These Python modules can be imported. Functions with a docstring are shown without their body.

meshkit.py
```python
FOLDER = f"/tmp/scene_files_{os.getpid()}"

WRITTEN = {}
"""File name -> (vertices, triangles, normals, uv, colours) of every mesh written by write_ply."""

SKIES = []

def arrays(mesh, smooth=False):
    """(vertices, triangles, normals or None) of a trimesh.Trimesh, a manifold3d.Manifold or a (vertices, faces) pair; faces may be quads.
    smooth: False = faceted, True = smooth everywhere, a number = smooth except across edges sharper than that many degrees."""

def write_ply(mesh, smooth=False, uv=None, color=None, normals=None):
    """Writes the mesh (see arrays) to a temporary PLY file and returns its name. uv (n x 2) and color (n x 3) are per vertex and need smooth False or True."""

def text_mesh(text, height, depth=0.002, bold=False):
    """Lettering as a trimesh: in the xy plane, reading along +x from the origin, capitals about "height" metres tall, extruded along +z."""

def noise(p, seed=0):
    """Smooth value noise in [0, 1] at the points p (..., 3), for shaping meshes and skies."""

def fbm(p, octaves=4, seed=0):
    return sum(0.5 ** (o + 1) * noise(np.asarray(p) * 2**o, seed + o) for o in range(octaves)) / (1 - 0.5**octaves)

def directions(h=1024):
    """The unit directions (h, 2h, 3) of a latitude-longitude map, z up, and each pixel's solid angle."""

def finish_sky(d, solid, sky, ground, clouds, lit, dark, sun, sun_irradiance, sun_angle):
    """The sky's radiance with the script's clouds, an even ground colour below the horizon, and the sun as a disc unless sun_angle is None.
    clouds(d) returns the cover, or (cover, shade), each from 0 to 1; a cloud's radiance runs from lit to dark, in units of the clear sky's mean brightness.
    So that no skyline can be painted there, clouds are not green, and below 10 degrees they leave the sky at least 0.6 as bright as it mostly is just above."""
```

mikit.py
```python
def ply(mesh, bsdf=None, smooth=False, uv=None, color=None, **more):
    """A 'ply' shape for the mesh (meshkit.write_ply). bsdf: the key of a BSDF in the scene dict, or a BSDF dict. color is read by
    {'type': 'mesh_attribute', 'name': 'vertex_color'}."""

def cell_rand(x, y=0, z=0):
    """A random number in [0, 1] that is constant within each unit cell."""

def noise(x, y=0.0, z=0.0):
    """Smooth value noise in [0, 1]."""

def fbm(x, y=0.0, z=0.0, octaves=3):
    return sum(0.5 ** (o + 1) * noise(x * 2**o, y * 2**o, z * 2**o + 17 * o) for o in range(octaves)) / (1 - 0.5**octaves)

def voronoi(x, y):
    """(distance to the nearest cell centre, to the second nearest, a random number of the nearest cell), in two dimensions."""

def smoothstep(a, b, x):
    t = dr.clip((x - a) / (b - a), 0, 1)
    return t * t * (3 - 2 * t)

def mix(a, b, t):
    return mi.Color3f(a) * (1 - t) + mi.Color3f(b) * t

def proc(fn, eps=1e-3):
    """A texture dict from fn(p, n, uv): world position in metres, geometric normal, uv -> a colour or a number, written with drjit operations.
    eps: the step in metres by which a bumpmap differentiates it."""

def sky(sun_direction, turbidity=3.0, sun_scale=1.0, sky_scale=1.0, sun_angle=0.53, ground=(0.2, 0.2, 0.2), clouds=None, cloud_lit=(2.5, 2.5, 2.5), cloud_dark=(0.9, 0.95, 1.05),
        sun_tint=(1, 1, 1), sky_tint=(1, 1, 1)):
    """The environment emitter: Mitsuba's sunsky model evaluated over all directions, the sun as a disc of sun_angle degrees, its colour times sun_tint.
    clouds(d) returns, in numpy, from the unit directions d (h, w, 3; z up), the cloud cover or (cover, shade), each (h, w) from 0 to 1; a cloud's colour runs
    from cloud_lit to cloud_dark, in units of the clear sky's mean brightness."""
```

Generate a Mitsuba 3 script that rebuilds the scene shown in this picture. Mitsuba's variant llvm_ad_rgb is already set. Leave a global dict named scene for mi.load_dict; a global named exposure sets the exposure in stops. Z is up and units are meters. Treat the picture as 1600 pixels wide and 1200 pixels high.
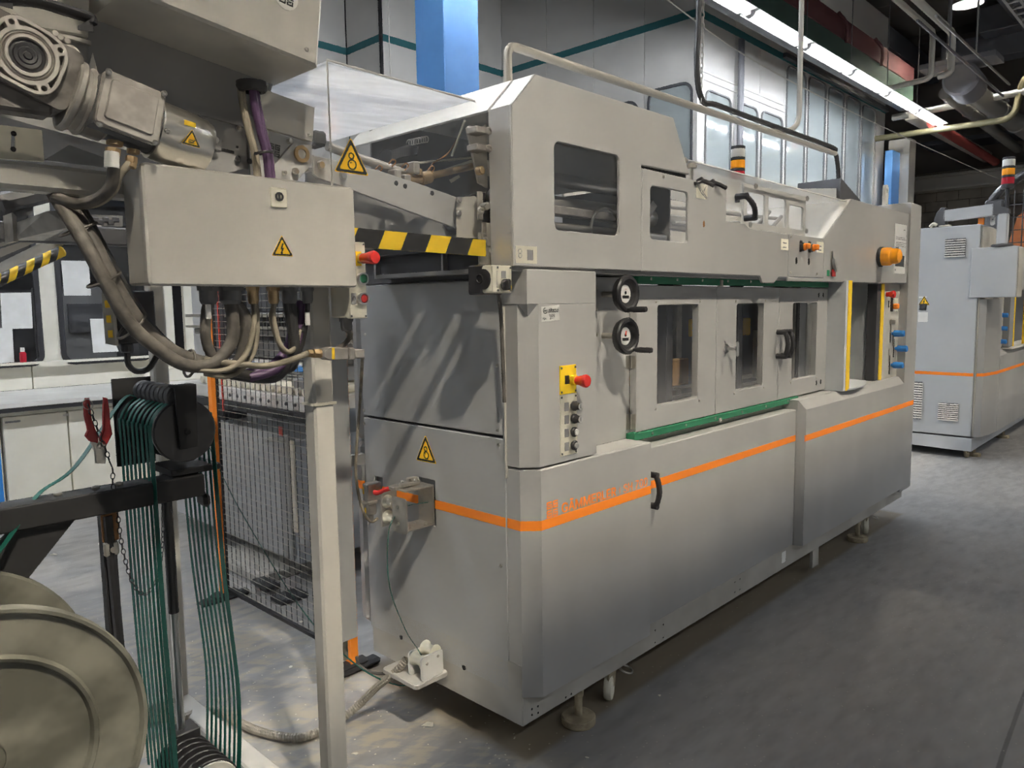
import math, random, numpy as np, trimesh, mitsuba as mi, drjit as dr, mikit, meshkit
from shapely.geometry import Polygon, box as rect, Point, LineString
from shapely.ops import unary_union
from shapely import affinity
import shapely

T4 = mi.ScalarTransform4f
scene, labels = {}, {}
random.seed(7)
rng = np.random.default_rng(7)

# ---------------------------------------------------------------- camera, exposure, lamp strengths
CAM, AIM, UP = (-1.687,-1.589,1.5), (-0.968554,-0.900908,1.396407), (0.084656,0.061367,0.994519)
scene['camera'] = {'type': 'perspective', 'fov': 68.6880, 'fov_axis': 'x', 'near_clip': 0.05, 'far_clip': 200.0,
                   'to_world': T4().look_at(origin=list(CAM), target=list(AIM), up=list(UP))}
exposure = 2.22
TUBE = (46.0, 48.5, 51.5)      # cool fluorescent tubes
WARM = (1110.0, 1000.0, 820.0)      # warm high-bay lamps over the aisle
scene['ambient'] = {'type': 'constant', 'radiance': {'type': 'rgb', 'value': [0.012, 0.013, 0.015]}}

# ---------------------------------------------------------------- materials
def rgb(*c): return {'type': 'rgb', 'value': [float(v) for v in (c if len(c) == 3 else c * 3)]}
def two(b): return {'type': 'twosided', 'bsdf': b}
def prin(key, col, rough=0.5, metal=0.0, spec=0.5, **k):
    base = rgb(*col) if isinstance(col, tuple) else col
    scene['mat_' + key] = two({'type': 'principled', 'base_color': base, 'roughness': rough, 'metallic': metal, 'specular': spec, **k})
def nz(p, s, o=3): return mikit.fbm(p.x * s, p.y * s, p.z * s, octaves=o)
def worn(a, b, s=3.0, streak=1.0):
    def fn(p, n, uv):
        t = mikit.fbm(p.x * s, p.y * s, p.z * s * streak, octaves=4)
        return mikit.mix(a, b, mikit.smoothstep(0.3, 0.72, t))
    return mikit.proc(fn)
prin('paint_grey', worn((.38, .378, .372), (.425, .422, .415), 2.5, .35), .38, .28)
prin('paint_end', worn((.35, .355, .355), (.41, .412, .41), 2.2, .3), .42, .25)
prin('paint_base', worn((.36, .345, .31), (.42, .405, .37), 6.0), .6)
prin('paint_box', worn((.40, .385, .355), (.43, .415, .385), 5.0), .5)
prin('paint_post', worn((.40, .39, .36), (.47, .45, .41), 7.0, .3), .5)
prin('paint_blue_grey', worn((.40, .42, .44), (.44, .455, .47), 1.5), .5)
prin('interior_grey', (.22, .22, .22), .6)
prin('interior_dark', (.06, .062, .066), .5)
prin('cover_white', worn((.62, .61, .58), (.70, .69, .66), 4.0), .5)
prin('console_white', worn((.66, .63, .53), (.72, .69, .60), 3.0), .55)
prin('cream', (.72, .69, .58), .6)
prin('paper', worn((.74, .74, .71), (.80, .80, .78), 9.0), .8)
prin('orange', (.86, .235, .02), .5)
prin('orange_post', (.86, .26, .03), .45)
prin('yellow', (.84, .56, .03), .45)
prin('yellow_box', (.85, .58, .02), .5)
prin('sign_yellow', (.87, .52, .02), .45)
prin('black', (.012, .012, .013), .45)
prin('black_matt', (.016, .016, .017), .7)
prin('black_plastic', (.022, .022, .024), .35)
prin('dark_grey', (.055, .056, .06), .5)
prin('mid_grey', (.20, .20, .20), .5)
prin('gland_grey', (.12, .12, .12), .55)
prin('green', (.02, .15, .075), .45)
prin('red', (.52, .03, .025), .35)
prin('red_dull', (.30, .02, .02), .45)
prin('blue', (.03, .20, .55), .4)
prin('column_blue', worn((.085, .235, .52), (.105, .265, .56), 3.0), .55)
prin('steel', (.60, .58, .54), .28, 1.0)
prin('steel_dull', worn((.42, .40, .36), (.56, .53, .48), 20.0), .42, .9)
prin('chrome', (.72, .71, .70), .12, 1.0)
prin('cast_alu', worn((.30, .28, .26), (.42, .40, .37), 30.0), .48, .75)
prin('cast_dark', worn((.07, .065, .06), (.15, .14, .13), 30.0), .5, .6)
prin('bronze', (.42, .30, .17), .4, .8)
prin('cable_grey', worn((.06, .055, .048), (.115, .104, .09), 25.0), .6)
prin('cable_beige', worn((.16, .14, .105), (.26, .23, .175), 25.0), .6)
prin('cable_black', (.02, .02, .02), .5)
prin('cable_purple', (.06, .03, .075), .5)
prin('conduit', worn((.27, .25, .21), (.36, .33, .28), 40.0), .5, .4)
prin('strap', (.010, .075, .058), .4)
prin('reel', worn((.085, .083, .064), (.185, .18, .145), 9.0), .6)
prin('rusty', (.23, .11, .04), .7)
prin('foot', worn((.22, .18, .12), (.34, .29, .20), 30.0), .8)
prin('wall_panel', worn((.43, .42, .40), (.48, .465, .44), .7), .45)
prin('wall_stripe', (.02, .10, .11), .6)
prin('window_frame', (.55, .54, .51), .5)
prin('window_glass_far', (.27, .30, .30), .05, .0, .9)
prin('brick', worn((.13, .115, .095), (.21, .19, .16), 2.0), .9)
prin('mortar', (.10, .09, .08), .9)
prin('ceiling', worn((.055, .053, .05), (.085, .08, .074), .6), .9)
prin('girder', (.045, .05, .06), .7)
prin('girder_red', (.045, .010, .012), .8)
prin('girder_green', (.012, .030, .022), .8)
prin('pipe_pale', (.42, .40, .36), .45, .3)
prin('pipe_dark', (.10, .10, .11), .5)
prin('pipe_red', (.16, .025, .02), .7)
prin('pipe_yellow', (.055, .047, .02), .7)
prin('duct', (.20, .195, .185), .45, .5)
prin('orange_brown', (.45, .14, .04), .6)
prin('cardboard', (.42, .26, .12), .85)
prin('amber', (.95, .36, .02), .15, .0, .6)
prin('lens_white', (.7, .7, .68), .2)
prin('lens_red', (.42, .015, .03), .2)
prin('red_label', (.62, .06, .04), .5)
prin('dust', (.74, .71, .62), .9)
prin('wall_hall', (.30, .30, .29), .9)
scene['mat_clear'] = {'type': 'thindielectric', 'int_ior': 1.45}
def hazy(p, n, uv):
    t = mikit.fbm(p.x * 3 + p.y * 2, p.z * 9, p.y * 3, octaves=4)
    return mikit.smoothstep(.32, .85, t) * 0.16 + 0.04
scene['mat_acrylic'] = {'type': 'blendbsdf', 'weight': mikit.proc(hazy),
                    'a': {'type': 'thindielectric', 'int_ior': 1.49},
                    'b': two({'type': 'diffuse', 'reflectance': rgb(.80, .82, .86)})}
scene['mat_acrylic_lid'] = {'type': 'blendbsdf', 'weight': 0.22, 'a': {'type': 'thindielectric', 'int_ior': 1.49},
                        'b': two({'type': 'diffuse', 'reflectance': rgb(.82, .82, .80)})}
def milky(p, n, uv):
    t = mikit.fbm(p.x * 4, p.y * 13 + p.x * 3, octaves=4)
    return mikit.smoothstep(.15, .80, t) * 0.42 + 0.54
scene['mat_acrylic_top'] = {'type': 'blendbsdf', 'weight': mikit.proc(milky), 'a': {'type': 'thindielectric', 'int_ior': 1.49},
                            'b': {'type': 'principledthin', 'base_color': rgb(.84, .86, .90), 'roughness': .5, 'diff_trans': 1.35, 'spec_trans': 0.0}}
def floor_fn(p, n, uv):
    big = mikit.fbm(p.x * .7, p.y * .7, octaves=4)
    fine = mikit.fbm(p.x * 9 + 3, p.y * 26, octaves=4)
    scr = mikit.fbm(p.x * 6 - p.y * 9, p.x * 40 + p.y * 30, octaves=3)
    c = mikit.mix((.215, .213, .212), (.285, .280, .272), mikit.smoothstep(.3, .7, big))
    c = c * (.82 + .36 * fine)
    dusty = mikit.smoothstep(.25, -.15, p.x) * mikit.smoothstep(-1.6, -.6, p.x) * mikit.smoothstep(3.2, 1.2, p.y)
    c = mikit.mix(c, (.36, .325, .255), dusty * mikit.smoothstep(.42, .64, .55 * fine + .45 * scr) * .85)
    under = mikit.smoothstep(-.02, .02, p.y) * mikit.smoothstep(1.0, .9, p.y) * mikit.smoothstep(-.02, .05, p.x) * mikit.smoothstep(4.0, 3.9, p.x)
    c = mikit.mix(c, (.17, .135, .085), under * .85)  # shade below the machine painted in as a darker, browner floor
    jl = dr.abs((p.x - (1.0618)) * (-0.0430) + (p.y - (-1.1331)) * (0.9991) + .02 * (nz(p, 2.0) - .5))
    c = c * (1 - .5 * mikit.smoothstep(.010, .004, jl))
    d, _, w = mikit.voronoi(p.x * 42, p.y * 42)
    spk = mikit.smoothstep(.16, .10, d) * mikit.smoothstep(.90, .93, w)
    c = mikit.mix(c, (.62, .58, .48), spk * (.25 + .6 * dusty))
    return c
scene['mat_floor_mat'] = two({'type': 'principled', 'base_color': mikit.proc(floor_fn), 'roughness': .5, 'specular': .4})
scene['mat_tube_white'] = two({'type': 'diffuse', 'reflectance': rgb(.8)})

# ---------------------------------------------------------------- naming
used = set()
def num(k):
    if k not in used:
        used.add(k); return k
    i = 1
    while f'{k}_{i:03d}' in used: i += 1
    used.add(f'{k}_{i:03d}'); return f'{k}_{i:03d}'
def thing(name, label, cat, group=None):
    k = num(name); labels[k] = {'label': label, 'category': cat}
    if group: labels[k]['group'] = group
    return k
def obj(parent, name, mesh, mat, smooth=False, label=None, stuff=False, **kw):
    k = num(parent + '__' + name)
    scene[k] = mikit.ply(mesh, 'mat_' + mat, smooth=smooth, **kw)
    if label or stuff:
        labels[k] = {}
        if label: labels[k]['label'] = label
        if stuff: labels[k]['kind'] = 'stuff'
    return k
def one(name, mesh, mat, label, cat, group=None, smooth=False, **kw):
    k = thing(name, label, cat, group)
    scene[k] = mikit.ply(mesh, 'mat_' + mat, smooth=smooth, **kw)
    return k
def struct(name, mesh, mat, smooth=False):
    k = num(name); scene[k] = mikit.ply(mesh, 'mat_' + mat, smooth=smooth); labels[k] = {'kind': 'structure', 'label': name.replace('_', ' ')}
    return k

# ---------------------------------------------------------------- geometry
def tm(v, f): return trimesh.Trimesh(np.asarray(v, float), np.asarray(f, int), process=False)
def cat(*ms):
    ms = [m for m in (ms[0] if len(ms) == 1 and isinstance(ms[0], (list, tuple)) else ms) if m is not None]
    return trimesh.util.concatenate(ms) if len(ms) > 1 else ms[0]
def frame(o, ux, uy):
    ux, uy = np.array(ux, float), np.array(uy, float)
    M = np.eye(4); M[:3, 0] = ux / np.linalg.norm(ux); M[:3, 1] = uy / np.linalg.norm(uy)
    M[:3, 2] = np.cross(M[:3, 0], M[:3, 1]); M[:3, 3] = o
    return M
FRONT = frame((0, 0, 0), (1, 0, 0), (0, 0, 1))      # local (x, z), depth = -y
END = frame((0, 0, 0), (0, -1, 0), (0, 0, 1))       # local (-y, z), depth = -x
TOP = frame((0, 0, 0), (1, 0, 0), (0, 1, 0))        # local (x, y), depth = z
SIDE = frame((0, 0, 0), (0, 1, 0), (0, 0, 1))       # local (y, z), depth = +x
IA = math.radians(7.4)
INC = frame((-.65, 0, 1.9), (math.cos(IA), 0, -math.sin(IA)), (math.sin(IA), 0, math.cos(IA)))  # the sloping conveyor
def tr(m, M):
    m = m.copy(); m.apply_transform(M); return m
def mv(m, x=0, y=0, z=0):
    m = m.copy(); m.apply_translation((x, y, z)); return m
def inset(ring, b):
    p = np.asarray(ring)[:-1]; d = np.roll(p, -1, 0) - p; L = np.linalg.norm(d, axis=1, keepdims=True); d = d / np.maximum(L, 1e-12)
    nrm = np.stack([-d[:, 1], d[:, 0]], 1); pn = np.roll(nrm, 1, 0); s = nrm + pn
    q = (s * s).sum(1, keepdims=True) / 2
    return p + b * s / np.maximum(q, .35)
def ex(poly, d0, d1, M=None, b=0.0):
    """A polygon given thickness d0..d1 along the frame's depth axis, its outer edges chamfered by b."""
    if not isinstance(poly, (Polygon, shapely.MultiPolygon)): poly = Polygon(poly)
    out = []
    for g in getattr(poly, 'geoms', [poly]):
        g = shapely.geometry.polygon.orient(g.simplify(1e-6), 1.0)
        if g.area < 1e-9: continue
        rings = [np.array(g.exterior.coords)] + [np.array(r.coords) for r in g.interiors]
        V, F, n = [], [], 0
        ins = []
        for r in rings:
            p = r[:-1]; q = inset(r, b) if b else p; k = len(p); ins.append(q)
            lay = [np.c_[p, np.full(k, d0)], np.c_[p, np.full(k, d1 - b)]] + ([np.c_[q, np.full(k, d1)]] if b else [])
            i = np.arange(k); j = (i + 1) % k
            for a in range(len(lay) - 1):
                V += [lay[a], lay[a + 1]]
                F += [np.stack([n + i, n + j, n + k + j], 1), np.stack([n + i, n + k + j, n + k + i], 1)]; n += 2 * k
        caps = [(g, d0, True), (Polygon(ins[0], ins[1:]) if b else g, d1, False)]
        for pg, d, flip in caps:
            if not pg.is_valid: pg = g
            v, f = trimesh.creation.triangulate_polygon(pg, engine='earcut')
            p1, p2 = v[f[:, 1]] - v[f[:, 0]], v[f[:, 2]] - v[f[:, 0]]; a = p1[:, 0] * p2[:, 1] - p1[:, 1] * p2[:, 0]
            f = np.where((a < 0)[:, None], f[:, ::-1], f)
            V.append(np.c_[v, np.full(len(v), d)]); F.append((f[:, ::-1] if flip else f) + n); n += len(v)
        out.append(tm(np.vstack(V), np.vstack(F)))
    m = cat(out)
    return tr(m, M) if M is not None else m
def rr(x0, x1, y0, y1, r, n=5):
    return rect(x0 + r, y0 + r, x1 - r, y1 - r).buffer(r, quad_segs=n) if r > 0 else rect(x0, y0, x1, y1)
def hull(pts): return trimesh.convex.convex_hull(np.asarray(pts, float))
def bx(x0, x1, y0, y1, z0, z1, b=0.0):
    if b <= 0:
        m = trimesh.creation.box(extents=(x1 - x0, y1 - y0, z1 - z0)); m.apply_translation(((x0 + x1) / 2, (y0 + y1) / 2, (z0 + z1) / 2)); return m
    P = []
    for i in (0, 1):
        for j in (0, 1):
            for k in (0, 1):
                c = np.array([(x0, x1)[i], (y0, y1)[j], (z0, z1)[k]]); s = np.array([1 - 2 * i, 1 - 2 * j, 1 - 2 * k]) * b
                for a in range(3):
                    q = c + s; q[a] = c[a]; P.append(q)
    return hull(P)
def basis(d):
    d = np.array(d, float); d /= np.linalg.norm(d)
    a = np.array([0, 0, 1.]) if abs(d[2]) < .9 else np.array([1., 0, 0])
    u = np.cross(a, d); u /= np.linalg.norm(u); return u, np.cross(d, u), d
def lathe(prof, o, d, n=24, closed=False):
    """prof: (radius, height) along the direction d from o."""
    u, v, w = basis(d); o = np.array(o, float); a = np.arange(n) * 2 * np.pi / n
    ring = np.cos(a)[:, None] * u + np.sin(a)[:, None] * v
    V = np.vstack([o + r * ring + h * w for r, h in prof]); F = []; i = np.arange(n); j = (i + 1) % n; m = len(prof)
    for k in range(m if closed else m - 1):
        A, B = k * n, ((k + 1) % m) * n
        F += [np.stack([A + i, A + j, B + j], 1), np.stack([A + i, B + j, B + i], 1)]
    return tm(V, np.vstack(F))
def cyl(p0, p1, r, r2=None, n=18):
    p0, p1 = np.array(p0, float), np.array(p1, float); h = np.linalg.norm(p1 - p0); r2 = r if r2 is None else r2
    return lathe([(0, 0), (r, 0), (r2, h), (0, h)], p0, p1 - p0, n)
def cylb(p0, p1, r, b, n=20):
    p0, p1 = np.array(p0, float), np.array(p1, float); h = np.linalg.norm(p1 - p0)
    return lathe([(0, 0), (r - b, 0), (r, b), (r, h - b), (r - b, h), (0, h)], p0, p1 - p0, n)
def torus(o, d, R, r, n=28, m=10):
    a = np.arange(m) * 2 * np.pi / m
    return lathe([(R + r * math.cos(t), r * math.sin(t)) for t in a], o, d, n, closed=True)
def spline(pts, k=8):
    p = np.asarray(pts, float)
    if len(p) < 3: return p
    q = np.vstack([2 * p[0] - p[1], p, 2 * p[-1] - p[-2]]); out = []
    for i in range(1, len(q) - 2):
        for t in np.arange(k) / k:
            out.append(.5 * (2 * q[i] + (q[i + 1] - q[i - 1]) * t + (2 * q[i - 1] - 5 * q[i] + 4 * q[i + 1] - q[i + 2]) * t * t + (3 * q[i] - q[i - 1] - 3 * q[i + 1] + q[i + 2]) * t ** 3))
    return np.vstack(out + [p[-1]])
def sweep(path, sec, closed_sec=True, u0=None):
    """sweeps the section sec (k x 2) along the path with parallel transport."""
    P = np.asarray(path, float); t = np.gradient(P, axis=0); t /= np.maximum(np.linalg.norm(t, axis=1, keepdims=True), 1e-12)
    u = np.array(u0, float) if u0 is not None else basis(t[0])[0]
    V = []
    for i in range(len(P)):
        u = u - t[i] * (u @ t[i]); u /= np.linalg.norm(u); v = np.cross(t[i], u)
        V.append(P[i] + sec[:, :1] * u + sec[:, 1:] * v)
    k = len(sec); V = np.vstack(V); i = np.arange(k); j = (i + 1) % k; F = []
    for a in range(len(P) - 1):
        A, B = a * k, (a + 1) * k
        F += [np.stack([A + i, A + j, B + j], 1), np.stack([A + i, B + j, B + i], 1)]
    F.append(np.array([[0, m + 1, m] for m in range(1, k - 1)])); e = (len(P) - 1) * k
    F.append(np.array([[e, e + m, e + m + 1] for m in range(1, k - 1)]))
    return tm(V, np.vstack(F))
def tube(pts, r, n=9, k=8, smooth=True):
    a = np.arange(n) * 2 * np.pi / n
    return sweep(spline(pts, k) if smooth else np.asarray(pts, float), np.stack([np.cos(a), np.sin(a)], 1) * r)
def bend(pts, R, k=5):
    """polyline with its corners rounded by radius R."""
    p = [np.array(q, float) for q in pts]; out = [p[0]]
    for a, b, c in zip(p, p[1:], p[2:]):
        d0, d1 = a - b, c - b; l = min(R, np.linalg.norm(d0) * .45, np.linalg.norm(d1) * .45)
        s, e = b + d0 / np.linalg.norm(d0) * l, b + d1 / np.linalg.norm(d1) * l
        for t in np.linspace(0, 1, k + 1): out.append((1 - t) ** 2 * s + 2 * t * (1 - t) * b + t * t * e)
    return np.array(out + [p[-1]])
def pipe(pts, r, R=.08, n=12): return tube(bend(pts, R), r, n, smooth=False)
def dome(o, d, r):
    """a button-head screw."""
    return lathe([(r, 0), (r * .95, r * .35), (r * .6, r * .6), (r * .45, r * .62), (r * .42, r * .35), (0, r * .35)], o, d, 10)
def hexnut(o, d, r, h): return lathe([(0, 0), (r, 0), (r, h), (0, h)], o, d, 6)
def screws(parent, pts, d, r, mat='steel', name='screws'):
    return obj(parent, name, cat([dome(p, d, r) for p in pts]), mat, smooth=40, stuff=True)
def text(s, h, M, bold=False, depth=.0008, width=None):
    m = meshkit.text_mesh(s, h, depth, bold)
    if width:
        w = m.bounds[1][0] - m.bounds[0][0]; m.apply_scale((width / w, 1, 1))
    return tr(m, M)
def handle_d(a, b, out, reach, r, k=8):
    """a bow handle from foot a to foot b standing out by reach."""
    a, b, o = np.array(a, float), np.array(b, float), np.array(out, float)
    d = b - a; L = np.linalg.norm(d); d /= L
    return cat(tube([a + o * reach * .85 + d * .006, a + o * reach + d * L * .2, a + o * reach * 1.12 + d * L * .5, a + o * reach + d * L * .8, b + o * reach * .85 - d * .006], r, 10),
               cyl(a, a + o * reach * .98, r * 1.15, n=12), cyl(b, b + o * reach * .98, r * 1.15, n=12))
def tri_sign(parent, c, ux, uy, h, kind, name='warning_sign'):
    """a yellow warning triangle with its black rim and symbol, standing a hair off the surface."""
    M = frame(c, ux, uy); s = h * 1.1547
    P = lambda k: Polygon([(-s / 2 * k, -h / 3 * k), (s / 2 * k, -h / 3 * k), (0, 2 * h / 3 * k)]).buffer(h * .035)
    k = obj(parent, name, ex(P(1.0), 0, .0010, M), 'sign_yellow')
    rim = P(.93).difference(P(.70)); M2 = M.copy()
    if kind == 'bolt':
        sym = Polygon([(.02, .30), (-.13, -.02), (-.02, 0), (-.09, -.20), (-.13, -.18), (-.06, -.31), (.04, -.17), (-.01, -.18), (.09, .08), (-.02, .06), (.09, .30)])
    elif kind == 'rollers':
        sym = unary_union([Point(0, .17).buffer(.105).difference(Point(0, .17).buffer(.07)), Point(.02, -.09).buffer(.165).difference(Point(.02, -.09).buffer(.125)), Polygon([(-.02, .0), (-.07, -.06), (-.0, -.05)])])
    else:
        sym = unary_union([rect(-.2, -.2, .2, -.16), Polygon([(-.22, -.06), (.05, -.10), (.22, .10), (.25, .04), (.12, -.14), (-.2, -.13)]), LineString([(-.15, .0), (.1, .0)]).buffer(.02)])
    sym = affinity.scale(sym, h, h, origin=(0, 0))
    sub = obj if parent.count('__') < 1 else None
    obj(k if parent.count('__') < 2 and k.count('__') < 2 else parent, 'symbol', cat(ex(rim, .0010, .0016, M), ex(sym, .0010, .0016, M)), 'black')
    return k
def emblem(w, h, M, d=.0008):
    """the four-block mark: each block a squared letter cut by two slots."""
    out = []
    for i in (0, 1):
        for j in (0, 1):
            g = rect(0, 0, .46, .46)
            g = g.difference(rect(.10, .30, .46, .37)).difference(rect(.10, .10, .36, .17)).difference(rect(.30, .17, .36, .24)).difference(rect(.0, .215, .22, .245))
            out.append(affinity.translate(g, i * .54, j * .54))
    return ex(affinity.scale(unary_union(out), w, h, origin=(0, 0)), 0, d, M)

# ================================================================ lamps
def fluorescent(x, y, z, L=1.46, label=None, power=1.0):
    k = thing('fluorescent_lamp', label, 'lamp', 'lit tubes of the long lamp row')
    obj(k, 'housing', cat(hull([(x + a * L / 2, y + b, z + h) for a in (-1, 1) for b, h in ((-.12, .028), (.12, .028), (-.12, .036), (.12, .036), (-.04, .085), (.04, .085))]), bx(x - L / 2, x - L / 2 + .02, y - .045, y + .045, z - .02, z + .04, .004), bx(x + L / 2 - .02, x + L / 2, y - .045, y + .045, z - .02, z + .04, .004)), 'tube_white')
    m = cyl((x - L / 2 + .03, y, z), (x + L / 2 - .03, y, z), .021, n=10)
    kk = num(k + '__tube'); scene[kk] = mikit.ply(m, 'mat_tube_white', emitter={'type': 'area', 'radiance': rgb(*(t * power for t in TUBE))})
    obj(k, 'hanger', cat(cyl((x - L / 2 + .01, y, z + .08), (x - L / 2 + .01, y, 7.6), .006, n=6), torus((x - L / 2 + .01, y, z + .03), (1, 0, 0), .055, .006, 14, 6)), 'dark_grey', stuff=True)
for i, w in enumerate(('lowest tube of the glowing lamp row, at its lower right end', 'second glowing tube from the lower right end of the lamp row', 'third glowing tube from the lower right end of the lamp row', 'fourth glowing tube from the lower right end of the lamp row', 'fifth glowing tube from the lower right end of the lamp row', 'sixth glowing tube of the lamp row, at the upper frame edge')):
    fluorescent(13.24 - 1.52 * i, 2.46, 4.66, label=w)
for i, x in enumerate((2.55, -2.05, -6.65)):
    fluorescent(x, 2.46, 4.66, L=4.5, power=(1, .8, .5)[i], label=('first', 'second', 'third')[i] + ' long lamp that continues the tube row above the view')
for i, x in enumerate((9.0, 3.0, -3.0)):
    fluorescent(x, -5.2, 5.2, L=5.9, power=.22, label=('far', 'middle', 'near')[i] + ' long fluorescent lamp added out of view across the aisle as fill light')  # unseen row added for neutral fill on the front and floor
def highbay(x, y, z, label, power=1.0):
    k = thing('high_bay_lamp', label, 'lamp', 'warm high bay lamps')
    obj(k, 'reflector', lathe([(.06, .30), (.10, .26), (.24, .04), (.25, 0), (.245, 0), (.235, .04), (.09, .25)], (x, y, z), (0, 0, 1), 24), 'duct', smooth=40)
    kk = num(k + '__bulb'); scene[kk] = mikit.ply(lathe([(0, .16), (.10, .165), (0, .20)], (x, y, z), (0, 0, 1), 18), 'mat_tube_white', emitter={'type': 'area', 'radiance': rgb(*(w * power for w in WARM))})
    obj(k, 'rod', cyl((x, y, z + .28), (x, y, 7.0), .012, n=6), 'dark_grey')
highbay(13.25, 1.95, 6.45, 'warm white high bay lamp glowing at the upper frame edge on the right')
for x, w, p in ((-1.7, 'nearest to the conveyor', 1.0), (3.2, 'second from the conveyor', .55), (8.2, 'third from the conveyor', .3)):
    highbay(x, -3.2, 5.6, f'warm high bay lamp over the aisle, {w}', p)
one('shade_slab', cat(bx(-7, 6.8, -3.35, -1.88, 3.55, 3.60), bx(-7, 6.8, -1.90, -1.88, 3.45, 3.60)), 'girder', 'unseen dark slab added under the warm lamps to shade the low panels and aisle floor', 'shade_slab')  # unseen slab added to block the warm lamps low down

# ================================================================ the hall
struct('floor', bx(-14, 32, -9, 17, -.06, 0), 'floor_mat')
CE = struct('ceiling', bx(-14, 32, -9, 17, 7.6, 7.8), 'ceiling')
for i in range(9):
    x = 3.0 + 3.0 * i
    obj(CE, 'slab_rib', bx(x, x + .18, -9, 17, 7.40, 7.6, .01), 'ceiling')
struct('wall_front', bx(-14.2, -14, -9, 17, 0, 7.6), 'wall_hall')
struct('wall_right', bx(-14, 32, -9.2, -9, 0, 7.6), 'wall_hall')
struct('wall_left', bx(-14, 32, 17, 17.2, 0, 7.6), 'wall_hall')
WB = struct('wall_back', bx(20.06, 20.3, -9, 17, 0, 7.6), 'mortar')
bm = bx(-.036, .036, .008, .492, .006, .244, .004)
for j in range(12):
    for i in range(10):
        y, z = 4.3 - .5 * i - (.25 if j % 2 else 0), 1.75 + .25 * j
        obj(WB, 'brick', mv(bm, 20.05 + rng.uniform(-.006, .006), y, z), 'brick')
one('crane_rail', cat(bx(19.7, 20.0, -6, 6.0, 4.28, 4.56, .01), bx(19.55, 20.0, -6, 6.0, 4.56, 4.62, .005), bx(19.55, 20.0, -6, 6.0, 4.24, 4.29, .005)), 'pipe_pale', 'long pale grey crane rail along the block wall at the right', 'beam')
one('wall_handrail', pipe([(19.97, 2.45, 3.92), (19.85, 2.45, 3.74), (19.85, 1.15, 3.78), (19.97, 1.15, 3.80)], .028, .04), 'black', 'short black handrail on the block wall under the crane rail', 'handrail')
one('void_soffit', bx(19.0, 20.0, -7, 4.2, 5.25, 5.35), 'girder', 'dark soffit above the crane rail at the far right', 'soffit')

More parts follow.
